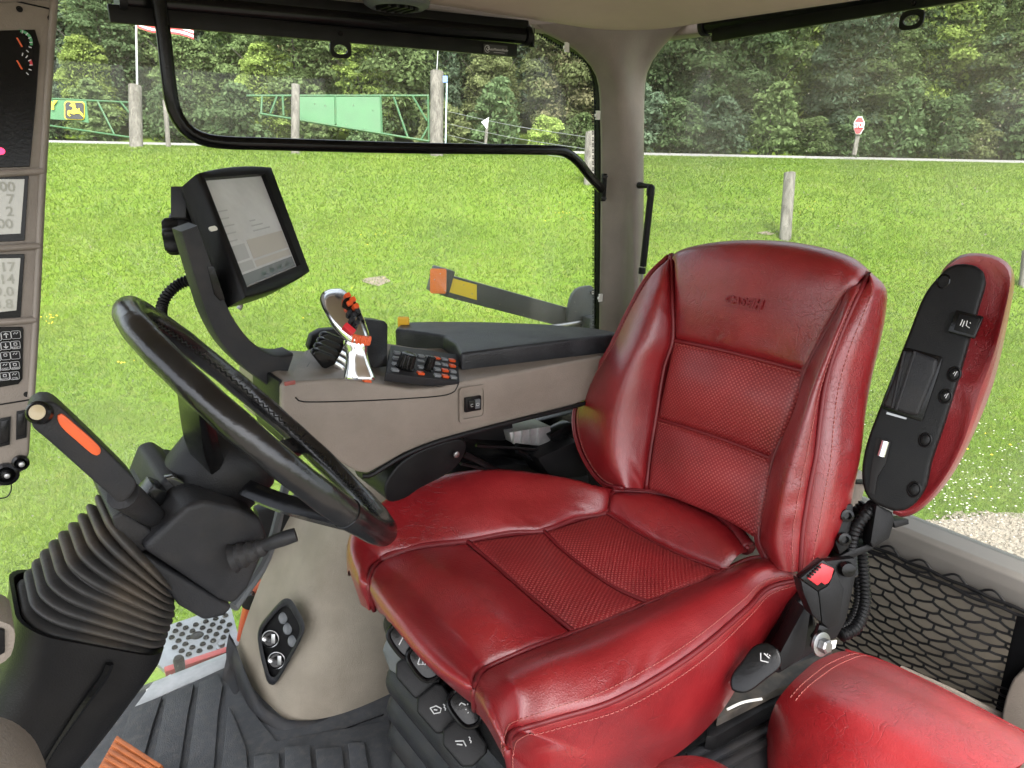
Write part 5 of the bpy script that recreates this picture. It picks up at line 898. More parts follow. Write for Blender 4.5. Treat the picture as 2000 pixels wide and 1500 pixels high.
# trim at the lower left corner
g = G(); g.prism(rs([at(u, v, y=.5) for u, v in ((-60, 1500), (20, 1506), (62, 1526), (92, 1560), (104, 1620), (-60, 1620))], 30, True), (0, .06, 0), .006); lo_ = tag(obj('column_trim', g, BEI, None, 50), 'beige trim corner at the foot of the steering column', 'trim')
g = G(); g.prism(rs([at(u, v, y=.52) for u, v in ((-60, 1205), (8, 1215), (28, 1228), (28, 1262), (14, 1290), (-60, 1320))], 24, True), (0, .04, 0), .004); o = tag(obj('switch_panel', g, BEI, None, 50), 'beige panel edge with black slot left of the steering boot', 'trim')
g = G(); g.prism([at(u, v, y=.517) for u, v in ((-8, 1228), (10, 1232), (10, 1275), (-8, 1285))], (0, .004, 0), .001); q = obj('slot', g, BLK, o)
# orange pedal
o = thing('pedal', at(262, 1470, z=.12), 'orange ribbed pedal on the floor behind the steering column', 'pedal'); pz = .14
PW = [at(u, v, z=pz) for u, v in ((228, 1434), (320, 1494), (300, 1560), (190, 1500))]; g = G(); g.prism(PW, (0, 0, -.025), .004); obj('plate', g, mat('pedal_orange', (.30, .085, .022), .55, bump=.2, bs=200, var=.2, vs=20), o)
for k in range(5): t = (k+.7)/5.4; a_ = PW[0]*(1-t)+PW[3]*t+np.array([0, 0, .001]); b_ = PW[1]*(1-t)+PW[2]*t+np.array([0, 0, .001]); g = G(); g.bar(a_*.96+b_*.04, a_*.04+b_*.96, .007, .006, bev=.0015); obj('rib', g, MT['pedal_orange'], o)
g = G(); g.tube([at(250, 1480, z=pz-.02), at(240, 1530, z=0)], .012, 10); obj('pedal_arm', g, BLK, o)
# floor mat with raised panels
mt = thing('floor_mat', at(480, 1480, z=.0), 'grey rubber floor mat with raised ribbed panels', 'mat')
g = G(); g.prism([at(u, v, z=.003) for u, v in ((255, 1392), (448, 1302), (500, 1400), (540, 1450), (760, 1410), (800, 1700), (150, 1700))], (0, 0, .004), .0015); obj('mat_base', g, RUB, mt)
for pl in (((262, 1388), (318, 1366), (300, 1420), (262, 1560), (200, 1560)), ((328, 1363), (380, 1342), (368, 1400), (344, 1560), (285, 1560)), ((390, 1340), (427, 1322), (436, 1345), (427, 1400), (415, 1560), (360, 1560)), ((447, 1388), (455, 1400), (470, 1438), (482, 1470), (487, 1560), (428, 1560)), ((497, 1484), (546, 1476), (548, 1560), (497, 1560)), ((557, 1466), (606, 1462), (614, 1560), (558, 1560)), ((617, 1470), (668, 1466), (678, 1560), (624, 1560)), ((680, 1458), (712, 1455), (728, 1560), (690, 1560))):
    g = G(); g.prism(rs([at(u, v, z=.006) for u, v in pl], 30, True) if 0 else [at(u, v, z=.006) for u, v in pl], (0, 0, .010), .002); obj('raised_panel', g, RUB, mt, 40)
# beige padded fender hump with socket panel
rl = [[at(u, v, y=1.47) for u, v in ((650, 900), (598, 958), (545, 1050), (510, 1130), (480, 1210), (458, 1285), (440, 1330))], [at(u, v, y=1.39) for u, v in ((670, 905), (625, 965), (575, 1060), (540, 1145), (512, 1240), (490, 1320), (476, 1365))], [at(u, v, y=1.30) for u, v in ((700, 910), (655, 970), (610, 1075), (580, 1165), (552, 1270), (526, 1372), (515, 1410))], [at(u, v, y=1.225) for u, v in ((740, 915), (700, 980), (660, 1090), (635, 1190), (608, 1295), (572, 1405), (560, 1440))], [at(u, v, y=1.185) for u, v in ((800, 920), (770, 980), (735, 1090), (715, 1190), (690, 1295), (655, 1408), (645, 1440))], [at(u, v, y=1.175) for u, v in ((900, 920), (870, 980), (840, 1090), (820, 1190), (790, 1290), (755, 1390), (745, 1430))], [at(u, v, y=1.175) for u, v in ((1100, 920), (1060, 1000), (1020, 1100), (990, 1190), (960, 1290), (920, 1390), (910, 1430))]]
R_ = [rs(r, 40) for r in rl]; A = np.array([rs([r[i] for r in R_], 60) for i in range(40)])
# gentle waviness of the stretched fabric
uu, vv_ = np.meshgrid(np.linspace(0, 1, 40), np.linspace(0, 1, 60), indexing='ij'); A[:, :, 1] += .004*np.sin(vv_*9+uu*4)*np.sin(uu*7)
g = G(); g.grid(A); hp = struct(obj('fender_cover', g, FAB, smooth=180), 'beige fabric covered fender hump beside the seat')
sk = [(446, 1268), (458, 1290), (474, 1335), (496, 1385), (520, 1418), (552, 1436), (600, 1440), (650, 1432), (700, 1420), (760, 1400)]; yk = [1.475, 1.45, 1.38, 1.31, 1.265, 1.225, 1.20, 1.185, 1.18, 1.17]
B_ = rs([at(u, v-26, y=y-.004) for (u, v), y in zip(sk, yk)], 60); T_ = B_.copy(); lo2 = np.array([at(*(proj(p)+np.array([-4, 44])), y=p[1]-.012) for p in B_]); fl2 = np.array([np.array([p[0]-.022, p[1]-.03, .006]) for p in lo2])
g = G(); g.grid(np.array([B_+np.array([.004, .006, .002]), B_, (B_+lo2)/2+np.array([-.004, -.004, 0]), lo2, (lo2*.4+fl2*.6), fl2])); obj('rubber_skirt', g, CHA, hp, 60)
# socket panel
sp = thing('socket_panel', at(548, 1255, y=1.30), 'black framed electrical socket panel in the beige fender cover', 'socket panel')
def hum(u, v, off=.0):   # point on the hump front near the panel
    return at(u, v, y=1.345-.16*((u-500)/95.)*.75+.06*(1250-v)/90*.12-off)
ou_ = rs([hum(*p) for p in ((509, 1220), (528, 1196), (547, 1175), (557, 1169), (568, 1171), (581, 1190), (592, 1211), (595, 1226), (590, 1244), (568, 1286), (542, 1330), (533, 1338), (523, 1333), (514, 1303), (506, 1268), (503, 1240))], 60, True); ce_ = ou_.mean(0); nn2 = nrm(CAM-ce_); inn_ = ce_+(ou_-ce_)*.82
g = G(); g.grid(np.array([ou_-nn2*.01, ou_+nn2*.004, (ou_+inn_)/2+nn2*.008, inn_+nn2*.004, inn_-nn2*.012]), False, True); obj('frame', g, CHA, sp, 60); g = G(); g.prism(list(ce_+(inn_-ce_)*1.02-nn2*.010), -nn2*.004); obj('plate', g, BLK, sp, 0)
for u, v, r_ in ((528, 1248, .017), (540, 1290, .017)):
    c = hum(u, v)-nn2*.008; g = G(); g.lathe(c, nn2, [(r_, 0), (r_, .010), (r_*.85, .013), (r_*.8, .010), (r_*.5, .010), (r_*.45, .018), (.001, .019)], 24); so_ = obj('round_socket', g, BLG, sp, 40); g = G(); g.tube([c+nn2*.013+(RT*math.cos(t)+UP*math.sin(t))*r_*1.02 for t in np.linspace(0, 6.283, 24, endpoint=False)], .0014, 8, closed=True); obj('chrome_ring', g, STE, so_)
    g = G(); g.box(c+nn2*.019+RT*.006, (.004, .010, .003), (RT, UP, nn2), .001); obj('latch', g, STE, so_)
    g = G(); g.lathe(c-RT*.012+UP*.0+nn2*.01, nn2, [(.005, 0), (.005, .008), (.002, .009)], 8); obj('screw', g, STE, so_)
for u, v in ((553, 1207), (562, 1228), (571, 1252)):
    c = hum(u, v)-nn2*.008; g = G(); g.lathe(c, nn2, [(.012, 0), (.012, .006), (.010, .008), (.001, .009)], 20, sx=.8); obj('rubber_plug', g, GRY, sp, 40)
# access platform outside the right door sill
o = thing('access_step', at(400, 1245, z=-.02), 'perforated grey metal access step with red edge beyond the floor', 'step'); zs = -.02
g = G(); g.prism([at(u, v, z=zs) for u, v in ((330, 1220), (450, 1180), (470, 1258), (440, 1272), (325, 1312), (300, 1290))], (0, 0, -.012), .002); st = obj('tread_plate', g, GPT, o)
cyl = G(); cyl.lathe((0, 0, 0), (0, 0, 1), [(.0075, 0), (.006, .004), (.0035, .0045), (.0035, .002)], 10); e1 = nrm(at(450, 1262, z=zs)-at(335, 1300, z=zs)); e2 = np.array([-e1[1], e1[0], 0]); e2 = e2 if e2@FH > 0 else -e2; og = at(338, 1293, z=zs); hm = None
for i in range(10):
    for j in range(8):
        p = og+e1*(.012+i*.024+(j % 2)*.012)+e2*(.008+j*.022)+np.array([0, 0, .0005]); u, v = proj(p)
        if not (330 < u < 452 and v > 1195+(450-u)*.25) or np.linalg.norm(proj(p)-np.array([385, 1241])) < 12: continue
        if hm is None: q = obj('tread_stud', cyl, BLK, st); hm = q.data
        else: q = bpy.data.objects.new('tread_stud', hm); COL.objects.link(q); q.parent = st
        q.location = Vector(p)
g = G(); g.lathe(at(385, 1241, z=zs), (0, 0, 1), [(.016, 0), (.013, .003), (.010, .001), (.008, .0015)], 16); obj('drain_cup', g, BLG, o)
g = G(); g.lathe(at(433, 1262, z=zs), (0, 0, 1), [(.014, 0), (.014, .002), (.008, .003), (.008, .009), (.007, .010)], 12); obj('bolt', g, STE, o)
g = G(); g.bar(at(322, 1314, z=zs+.004), at(462, 1268, z=zs+.004), .02, .02, bev=.003); obj('red_edge', g, RED, o); g = G(); g.lathe(at(350, 1296, z=0), (0, 0, 1), [(.012, -.02), (.012, .012), (.009, .018), (.001, .019)], 14); obj('rubber_peg', g, BLK, o)
g = G(); g.prism([at(u, v, z=-.006) for u, v in ((286, 1352), (334, 1322), (342, 1334), (290, 1372))], (0, 0, .008), .001); obj('white_strip', g, WPL, o)
g = G(); g.prism([at(u, v, z=-.005) for u, v in ((300, 1340), (455, 1278), (470, 1300), (262, 1392))], (0, 0, .012), .002); obj('sill_strip', g, ALU, o)
# red mudguard stay and grey hose beyond the fender cover
o = thing('mudguard_stay', at(500, 1170, y=1.60), 'orange red painted stay outside behind the fender cover', 'stay'); g = G(); g.tube([at(u, v, y=1.58) for u, v in ((572, 1010), (540, 1070), (512, 1130), (492, 1180), (478, 1250), (470, 1300))], .02, 12, n=30); obj('stay', g, mat('orange_paint', (.52, .07, .015), .35, coat=.4), o); g = G(); g.prism([at(u, v, y=1.62) for u, v in ((545, 1010), (575, 985), (600, 970), (560, 1060), (520, 1060))], (0, .02, 0), .003); obj('galvanised_plate', g, ALU, o)
g = G(); g.lathe(at(488, 1168, y=1.56), (-.3, -1, 0), [(.014, -.02), (.014, .01), (.02, .012), (.02, .02), (.008, .022)], 14); obj('fitting', g, BLG, o)
# ================================================================ INSTRUMENT COLUMN (left edge)
ic = thing('instrument_column', at(40, 900, d=1.15), 'beige instrument column with gauges, displays and keypad at left edge', 'instrument panel')
IO = at(40, 450, d=1.15); IN = nrm(CAM-IO); ip = lambda u, v, off=0.0: at(u, v, n=IN, o=IO+IN*off)
g = G(); g.prism([ip(u, v) for u, v in ((-90, -80), (116, -80), (110, 0), (100, 130), (88, 330), (72, 640), (63, 790), (57, 885), (46, 918), (20, 944), (-90, 985))], -IN*.06, .006, 3); obj('housing', g, BEI, ic, 50)
g = G(); g.tube([ip(u, v, .0005) for u, v in ((20, 0), (118, 22))], .0012, 5); obj('joint', g, BLK, ic)
g = G(); g.tube([ip(u, v, .0005) for u, v in ((-60, 800), (68, 779))], .0013, 5); obj('joint', g, BLK, ic)
for u, v in ((38, 18), (99, 36), (52, 770)): g = G(); g.lathe(ip(u, v), IN, [(.0045, -.001), (.0045, .0012), (.0025, .0012), (.0025, .0003)], 14); obj('screw', g, BLK, ic)
def frame4(px4, w, h, nm_, m_):
    P = [ip(*p) for p in px4]; ce = sum(P)/4; ou = rs_poly(P); g = G(); inn = ce+(ou-ce)*w; g.grid(np.array([ou-IN*.002, ou+IN*h, inn+IN*h*.8, inn-IN*.004]), False, True); return obj(nm_, g, m_, ic, 50)
def rs_poly(P, n=10):
    out = []
    for i in range(4): t = np.linspace(0, 1, n, endpoint=False)[:, None]; out.append(P[i]*(1-t)+P[(i+1) % 4]*t)
    return np.vstack(out)
g = G(); g.prism([ip(u, v, .0005) for u, v in ((-80, 62), (-80, 330), (58, 326), (70, 200), (78, 90), (68, 58))], IN*.002, .001); gp2 = obj('gauge_window', g, BLG, ic, 0)
for v0, u1 in ((338, 86), (484, 78), (628, 70), (-4, 104)):
    g = G(); g.tube([ip(-80, v0+6, .001), ip(20, v0, .001), ip(u1, v0-4, .001)], .0075, 10, n=12, flat=.8); obj('frame_rib', g, BEI, ic, 80)
g = G(); g.tube([ip(u, v, .0005) for u, v in ((108, -30), (97, 130), (84, 330), (70, 620), (61, 775))], .0055, 10, n=30); obj('frame_edge', g, BEI, ic, 80)
DGN = mat('gauge_green', (.05, .22, .08), .5)
for (u, v, gr) in ((38, 84, True), (38, 128, False)):
    c = ip(u, v, .0045); a0 = -.6 if gr else -.4
    g = G(); th = np.linspace(-.2, 2.2, 16) if gr else np.linspace(0, .5, 6); g.grid(np.array([[c+(RT*math.cos(t)+UP*math.sin(t))*r_+IN*.0004 for r_ in (.0165, .0205)] for t in th])); obj('gauge_band', g, DGN if gr else RPL, gp2, 0)
    g = G(); g.bar(c+RT*.004-UP*.006+IN*.001, c-RT*.008+UP*.015+IN*.001, .0022, .001, IN); obj('needle', g, ORA, gp2, 0)
    g = G()
    for k in range(6): t = 1.3-k*.42; d_ = RT*math.cos(t)+UP*math.sin(t); g.bar(c+d_*.0155+IN*.0006, c+d_*.020+IN*.0006, .0013, .0006, IN)
    obj('tick_marks', g, WHI, gp2, 0)
g = G(); g.lathe(ip(0, 295, .0025), IN, [(.0055, 0), (.0055, .0008), (.001, .001)], 16, sx=1.2); wl2 = mat('warning_red', (.7, .01, .04), .4); wl2.node_tree.nodes['Principled BSDF'].inputs['Emission Color'].default_value = (1, .03, .10, 1); wl2.node_tree.nodes['Principled BSDF'].inputs['Emission Strength'].default_value = .8; obj('warning_lamp', g, wl2, gp2)
LCD = mat('lcd_grey', (.40, .395, .345), .2, var=.06, vs=20, coat=.4); SEG = mat('lcd_segment', (.285, .285, .235), .3)
for (p4, txt) in ((((-80, 350), (48, 350), (40, 456), (-80, 462)), ['1900', '7', '2', '100']), (((-80, 506), (40, 504), (32, 606), (-80, 618)), ['17', '14', '9.0', '13.8'])):
    g = G(); g.prism([ip(u, v, .0005) for u, v in ((p4[0][0], p4[0][1]-8), (p4[1][0]+8, p4[1][1]-8), (p4[2][0]+8, p4[2][1]+14), (p4[3][0], p4[3][1]+14))], IN*.0015, .0005); fb_ = obj('display_bezel', g, BLG, ic, 0); g = G(); g.prism([ip(u, v, .002) for u, v in p4], IN*.001); obj('display', g, LCD, fb_, 0)
    for k, s in enumerate(txt): text('display_digits', s, .021, ip(30-k*1.5, p4[0][1]+16+k*24, .0036), RT-IN*np.dot(RT, IN), UP-IN*np.dot(UP, IN), SEG, fb_, .0002, align='RIGHT', bold=.0003)
g = G(); g.prism([ip(u, v, .0005) for u, v in ((-80, 640), (44, 638), (46, 645), (44, 740), (36, 750), (-80, 770))], IN*.002, .001); kb = obj('keypad', g, BLG, ic, 0)
for i, col in enumerate(((12, 30, -6))):
    for j in range(5):
        c = ip((12, 31, -7)[i]-j*.6, 655+j*20-i*1.5*(1 if i < 2 else -1), .003); g = G(); x_ = nrm(RT-IN*np.dot(RT, IN)); y_ = np.cross(IN, x_); g.prism(rrect(c, x_, y_, .0068, .0068, .002, 3), IN*.0012, .0004); kk = obj('key', g, BLK, kb)
        g = G(); g.tube(rrect(c+IN*.0014, x_, y_, .0062, .0062, .002, 3), .00035, 4, closed=True)
        if i == 0 and j < 2: s = 1 if j == 0 else -1; g.tube([c+IN*.0016-y_*.004*s, c+IN*.0016+y_*.004*s], .0007, 4); g.tube([c+IN*.0016-x_*.003+y_*.001*s, c+IN*.0016+y_*.0042*s, c+IN*.0016+x_*.003+y_*.001*s], .0007, 4)
        elif (i + j) % 2: g.tube([c+IN*.0016+x_*a_+y_*b_ for a_, b_ in ((-.003, .001), (-.001, .004), (.001, .001), (.003, .004))], .0005, 4)
        else: g.tube(rrect(c+IN*.0016+y_*.0015, x_, y_, .002, .002, .0006, 3), .0005, 4, closed=True)
        obj('key_print', g, WHI, kk, 0)
        if j in (1, 3, 4) and i < 2: text('key_lettering', {(1, 1): 'RESET', (1, 3): 'AREA', (1, 4): 'CTR', (0, 3): 'DIST', (0, 4): 'AUTO'}.get((i, j), ''), .0042, c+IN*.0016-y_*.0042, x_, y_, WHI, kk, .0001) if (i, j) in ((1, 1), (1, 3), (1, 4), (0, 3), (0, 4)) else None
for u, v in ((10, 843), (43, 829)): c = ip(u, v, .0); g = G(); g.prism([ip(u-11, v-26, .0005), ip(u+11, v-30, .0005), ip(u+9, v+25, .0005), ip(u-12, v+30, .0005)], IN*.003, .001); s_ = obj('rocker_switch', g, BLK, ic); g = G(); g.prism([ip(u-8, v-21, .003), ip(u+8, v-24, .003), ip(u+6, v+20, .003), ip(u-9, v+24, .003)], IN*.002, .001); obj('rocker', g, BLG, s_)
for u, v, r_ in ((12, 925, .019), (40, 903, .013)):
    c = ip(u, v, .001); g = G(); g.lathe(c, IN, [(r_, -.002), (r_, .006), (r_*.7, .008), (r_*.6, .004), (r_*.3, .012), (.001, .013)], 20); s_ = obj('power_socket', g, BLG, ic); g = G(); g.lathe(c+IN*.012+RT*.002, IN, [(.005, 0), (.004, .004), (.001, .005)], 12); obj('contact', g, STE, s_)
g = G(); g.tube([ip(20, 935, .004), ip(22, 955, .004), ip(14, 970, .004), ip(-4, 974, .004)], .0011, 6, n=16); obj('cap_lead', g, BLK, ic)
# ================================================================ RAISED ARMREST
ar_ = thing('raised_armrest', at(1760, 1010, d=1.05), 'folded up armrest with black plastic shell and red pad', 'armrest')
AO = at(1830, 750, d=1.05); AN = nrm(nrm(CAM-AO)+RT*-.12+np.array([0, 0, .05])); apx = lambda u, v, f=0.0: at(u, v, n=AN, o=AO+AN*f)
zz = lambda L_: [(1600+x*.4333, 450+y*.4333) for x, y in L_]
bd = zz([(570, 172), (605, 152), (660, 148), (722, 165), (752, 212), (722, 330), (640, 620), (560, 880), (502, 1050), (482, 1150), (432, 1232), (370, 1268), (300, 1255), (218, 1208), (190, 1100), (212, 960), (270, 800), (340, 620), (400, 470), (478, 280)])
g = G(); g.prism(rs([apx(*p) for p in bd], 64, True), -AN*.05, .013, 4); sh2 = obj('shell', g, BLK, ar_, 50)
pd_ = zz([(536, 190), (560, 150), (600, 115), (660, 88), (780, 95), (850, 135), (872, 200), (850, 340), (800, 560), (740, 750), (640, 1000), (540, 1165), (430, 1272), (360, 1300), (320, 1282), (400, 1000), (480, 700), (520, 400)])
P0 = rs([apx(*p) for p in pd_], 90, True); ce_ = P0.mean(0)
def scl(P, f): return ce_+(P-ce_)*f
NRM = np.array([nrm(q-ce_) for q in P0]); ins = lambda k: P0-NRM*k
g = G(); g.grid(np.array([ins(.03)-AN*.022, ins(.018)-AN*.016, ins(.007)-AN*.014, ins(.001)-AN*.022, P0-AN*.035, ins(-.004)-AN*.055, ins(.0)-AN*.072, ins(.012)-AN*.084, ins(.03)-AN*.088]), False, True); g.F.append(tuple(range(90))); g.F.append(tuple(range(8*90, 9*90))); pad_ = obj('pad', g, LE, ar_, 60)
g = G(); g.prism([apx(u, v, .004) for u, v in zz([(376, 528), (402, 528), (560, 570), (540, 640), (465, 865), (420, 850), (275, 800)])], -AN*.012, .004); obj('hinge_recess', g, BLG, sh2)
g = G(); g.prism([apx(u, v, .010) for u, v in zz([(382, 545), (420, 540), (535, 582), (520, 650), (445, 835), (400, 830), (285, 790)])], -AN*.016, .006, 3); obj('hinge_cover', g, CHA, sh2)
for a_, b_ in (((430, 545), (345, 810)), ((385, 545), (330, 800))): g = G(); g.tube([apx(*zz([a_])[0], .0105), apx(*zz([b_])[0], .0105)], .0022, 6); obj('cover_rib', g, CHA, sh2)
g = G(); p4 = [apx(u, v, .005) for u, v in zz([(305, 818), (395, 845), (390, 852), (302, 828)])]; g.prism(p4, -AN*.006); obj('metal_edge', g, STE, sh2)
g = G(); g.prism([apx(u, v, .0055) for u, v in zz([(258, 935), (322, 950), (300, 1050), (262, 1110), (250, 1190), (222, 1180), (232, 1080)])], -AN*.004, .001); obj('slot', g, mat('void_black', (.004, .004, .004), .8), sh2); g = G(); g.tube([apx(*zz([(300, 950)])[0], .006), apx(*zz([(280, 1018)])[0], .006)], .0062, 12); obj('chrome_pin', g, CHR, sh2)
for (x, y), r_ in (((608, 648), .0115), ((568, 748), .0115), ((478, 945), .0115), ((428, 1168), .0125), ((560, 230), .011)):
    c = apx(*zz([(x, y)])[0], .0005); hole = (y == 230); g = G(); g.lathe(c, AN, [(r_, -.003), (r_, .001), (r_*.82, .0022), (r_*.72, -.004 if hole else .0005), (r_*.6, -.006 if hole else .0016), (.001, -.006 if hole else .0022)], 22, sx=.8); bt_ = obj('bolt_hole' if hole else 'push_button', g, BLG if hole else BLK, sh2, 40)
    if y in (648, 748): icon(c, nrm(RT), nrm(UP), AN, 1.05/FP*.8, [[(-6, -5), (0, 5), (4, 0)], [(4, 6), (7, 2)]], bt_, 2) if False else None; 
    if y in (648, 748): g = G(); g.tube([c+AN*.0055+RT*a*.001+UP*b*.001 for a, b in ((1, -3), (3, 1), (5, 4))], .0005, 4); g.tube([c+AN*.0055+RT*a*.001+UP*b*.001 for a, b in ((-1, 0), (2, 3))], .0005, 4); obj('icon', g, WHI, bt_)
c = apx(*zz([(660, 425)])[0], .006); rx = nrm(apx(*zz([(700, 440)])[0])-apx(*zz([(620, 420)])[0])); ry = np.cross(AN, rx); g = G(); g.box(c, (.0175, .0165, .007), (rx, ry, AN), .002); rk = obj('rocker_housing', g, BLG, sh2); g = G(); g.box(c+AN*.006+rx*.002, (.013, .012, .003), (nrm(rx+AN*.12), ry, nrm(AN-rx*.12)), .0015); obj('rocker', g, BLK, rk)
g = G(); [g.tube([c+AN*.0105+rx*a*.001+ry*b*.001 for a, b in s], .0007, 4) for s in (((-5, 5), (-5, -4)), ((-2, 4), (-2, -5)), ((1, 5), (2, -2), (7, -4)), ((5, 4), (6, 2)))]; obj('icon', g, WHI, rk)
# arm pivot bracket and hoses
o = thing('armrest_bracket', at(1700, 1060, d=1.08), 'black bent steel bracket under the raised armrest', 'bracket'); bq = 1.09
g = G(); g.prism([at(u, v, d=bq) for u, v in ((1712, 985), (1744, 1000), (1748, 1018), (1738, 1052), (1706, 1072), (1700, 1060))], FW*.03, .004); obj('upright', g, BLK, o); g = G(); g.prism([at(u, v, d=bq+.01) for u, v in ((1628, 1092), (1660, 1076), (1704, 1060), (1708, 1072), (1672, 1088), (1640, 1100))], FW*.05, .003); obj('foot', g, BLK, o)
g = G(); g.prism([at(u, v, d=1.10) for u, v in ((1632, 1060), (1650, 985), (1668, 985), (1660, 1070), (1640, 1085))], FW*.04, .004); hg = obj('hinge_plate', g, BLK, o)
for u, v in ((1651, 1006), (1646, 1052)): g = G(); g.lathe(at(u, v, d=1.098), -FW, [(.010, 0), (.010, .008), (.006, .009), (.006, .004)], 10); obj('bolt', g, BLG, hg)
g = G(); g.prism([at(u, v, d=1.25) for u, v in ((1745, 1018), (1775, 1014), (1776, 1024), (1748, 1032))], FW*.04, .002); obj('window_catch', g, BLK, o)
hs_ = thing('seat_hoses', at(1650, 1240, d=1.1), 'black corrugated hoses looping beside the seat belt buckle', 'hose')
hose('hose', [at(1705, 985, d=1.12), at(1690, 1005, d=1.1), at(1670, 1035, d=1.1), at(1662, 1075, d=1.11), at(1664, 1120, d=1.13)], .0095, hs_, .006)
hose('hose', [at(1690, 985, d=1.14), at(1668, 1010, d=1.14), at(1660, 1060, d=1.14)], .011, hs_, .006)
hose('hose', [at(1684, 1030, d=1.16), at(1684, 1090, d=1.15), at(1688, 1140, d=1.13), at(1688, 1185, d=1.11), at(1672, 1225, d=1.09), at(1642, 1242, d=1.08)], .0098, hs_, .0062)
hose('hose', [at(1676, 1130, d=1.14), at(1676, 1175, d=1.12), at(1660, 1215, d=1.1), at(1640, 1228, d=1.09)], .0075, hs_, .0055)
# seat belt buckle
bu_ = thing('seat_belt_buckle', at(1610, 1240, d=1.0), 'black seat belt buckle with red release button', 'buckle'); db = 1.0
z5 = lambda L_: [(1400+x*.3667, 950+y*.3667) for x, y in L_]
g = G(); g.prism([at(u, v, d=db) for u, v in z5([(446, 496), (540, 560), (548, 600), (560, 730), (512, 690), (462, 570)])], FW*.03, .003); b1 = obj('body_side', g, BLK, bu_)
g = G(); g.prism([at(u, v, d=db) for u, v in z5([(540, 558), (592, 530), (632, 440), (682, 548), (655, 735), (600, 765), (560, 728), (548, 600)])], FW*.028, .004); b1 = obj('body', g, BLK, bu_)
g = G(); g.prism([at(u, v, d=db+.002) for u, v in z5([(446, 492), (566, 392), (632, 436), (594, 532), (540, 560)])], FW*.02, .002); obj('mouth', g, BLG, bu_)
g = G(); g.prism([at(u, v, d=db-.002) for u, v in z5([(484, 492), (562, 410), (626, 438), (612, 490), (596, 516), (576, 526), (560, 512), (538, 530)])], FW*.012, .002); obj('release_button', g, RPL, bu_)
for k in range(5): a_ = at(*z5([(488+k*13, 478-k*13)])[0], d=db-.003); b_ = at(*z5([(500+k*13, 462-k*13+22)])[0], d=db-.003); g = G(); g.bar(a_, b_, .003, .004, FW); obj('mouth_rib', g, BLK, bu_)
g = G(); g.prism([at(u, v, d=1.06) for u, v in z5([(560, 400), (740, 380), (745, 470), (690, 720), (640, 810), (540, 850), (520, 820), (590, 720)])], FW*.02, .004); an = obj('anchor_plate', g, BLK, bu_)
g = G(); g.prism([at(u, v, d=1.02) for u, v in z5([(548, 735), (600, 760), (560, 800), (530, 880), (505, 860)])], FW*.01, .002); obj('anchor_strap', g, BLG, bu_)
c = at(*z5([(575, 850)])[0], d=1.0); g = G(); g.lathe(c, nrm(-FW+RT*.5), [(.010, -.004), (.010, .005), (.0075, .007), (.001, .0072)], 6); obj('anchor_bolt', g, STE, bu_, 20); g = G(); g.lathe(c-FW*-.004, nrm(-FW+RT*.5), [(.017, -.006), (.017, -.002), (.013, -.001)], 28); obj('washer', g, STE, bu_)
g = G(); g.lathe(at(*z5([(690, 440)])[0], d=1.055), -FW, [(.012, 0), (.010, .008), (.004, .009)], 12); obj('rivet', g, BLG, an)
g = G(); g.prism([at(u, v, d=1.0) for u, v in z5([(610, 825), (640, 820), (632, 860), (615, 868)])], FW*.003); obj('paper_tag', g, WPL, bu_)
# seat rails and floor structure right of the seat
o = thing('seat_slide', at(1470, 1380, z=.2), 'black seat slide frame with bare metal strip beside the cushion', 'seat frame')
g = G(); g.prism([at(u, v, z=.30) for u, v in z5([(0, 1150), (200, 1030), (450, 930), (560, 880), (620, 870), (600, 960), (300, 1090), (0, 1240)])], (0, 0, -.03), .004); obj('slide_rail', g, mat('greasy_metal', (.05, .045, .04), .55, .3, var=.4, vs=30, dust=(.14, .11, .08), ds=40, damt=.6), o)
g = G(); g.prism([at(u, v, z=.285) for u, v in z5([(-40, 1250), (300, 1095), (420, 1060), (300, 1160), (0, 1330), (-60, 1330)])], (0, 0, -.03), .006); obj('slide_cover', g, BLK, o)
g = G(); g.tube([at(*z5([(55, 1188)])[0], z=.302), at(*z5([(140, 1150)])[0], z=.303), at(*z5([(240, 1132)])[0], z=.303)], .0022, 6, n=10); obj('wire_handle', g, WPL, o)
g = G(); g.prism([at(u, v, z=.25) for u, v in z5([(-200, 1420), (260, 1170), (420, 1200), (300, 1500), (-200, 1700)])], (0, 0, -.06), .008); obj('lower_tray', g, CHA, o)
for k in range(3): g = G(); a_, b_ = at(*z5([(-150, 1450+k*70)])[0], z=.252), at(*z5([(330, 1190+k*75)])[0], z=.252); g.bar(a_, b_, .012, .012, bev=.004); obj('tray_rib', g, CHA, o)
g = G(); g.prism([at(u, v, d=1.06) for u, v in z5([(330, 900), (470, 640), (500, 680), (470, 900), (340, 990)])], FW*.04, .004); obj('side_plate', g, BLK, o)
g = G(); g.prism([at(u, v, d=1.10) for u, v in z5([(400, 640), (440, 600), (470, 560), (520, 700), (560, 860), (330, 1000), (250, 960)])], FW*.05, .004); obj('dark_frame', g, BLG, o)
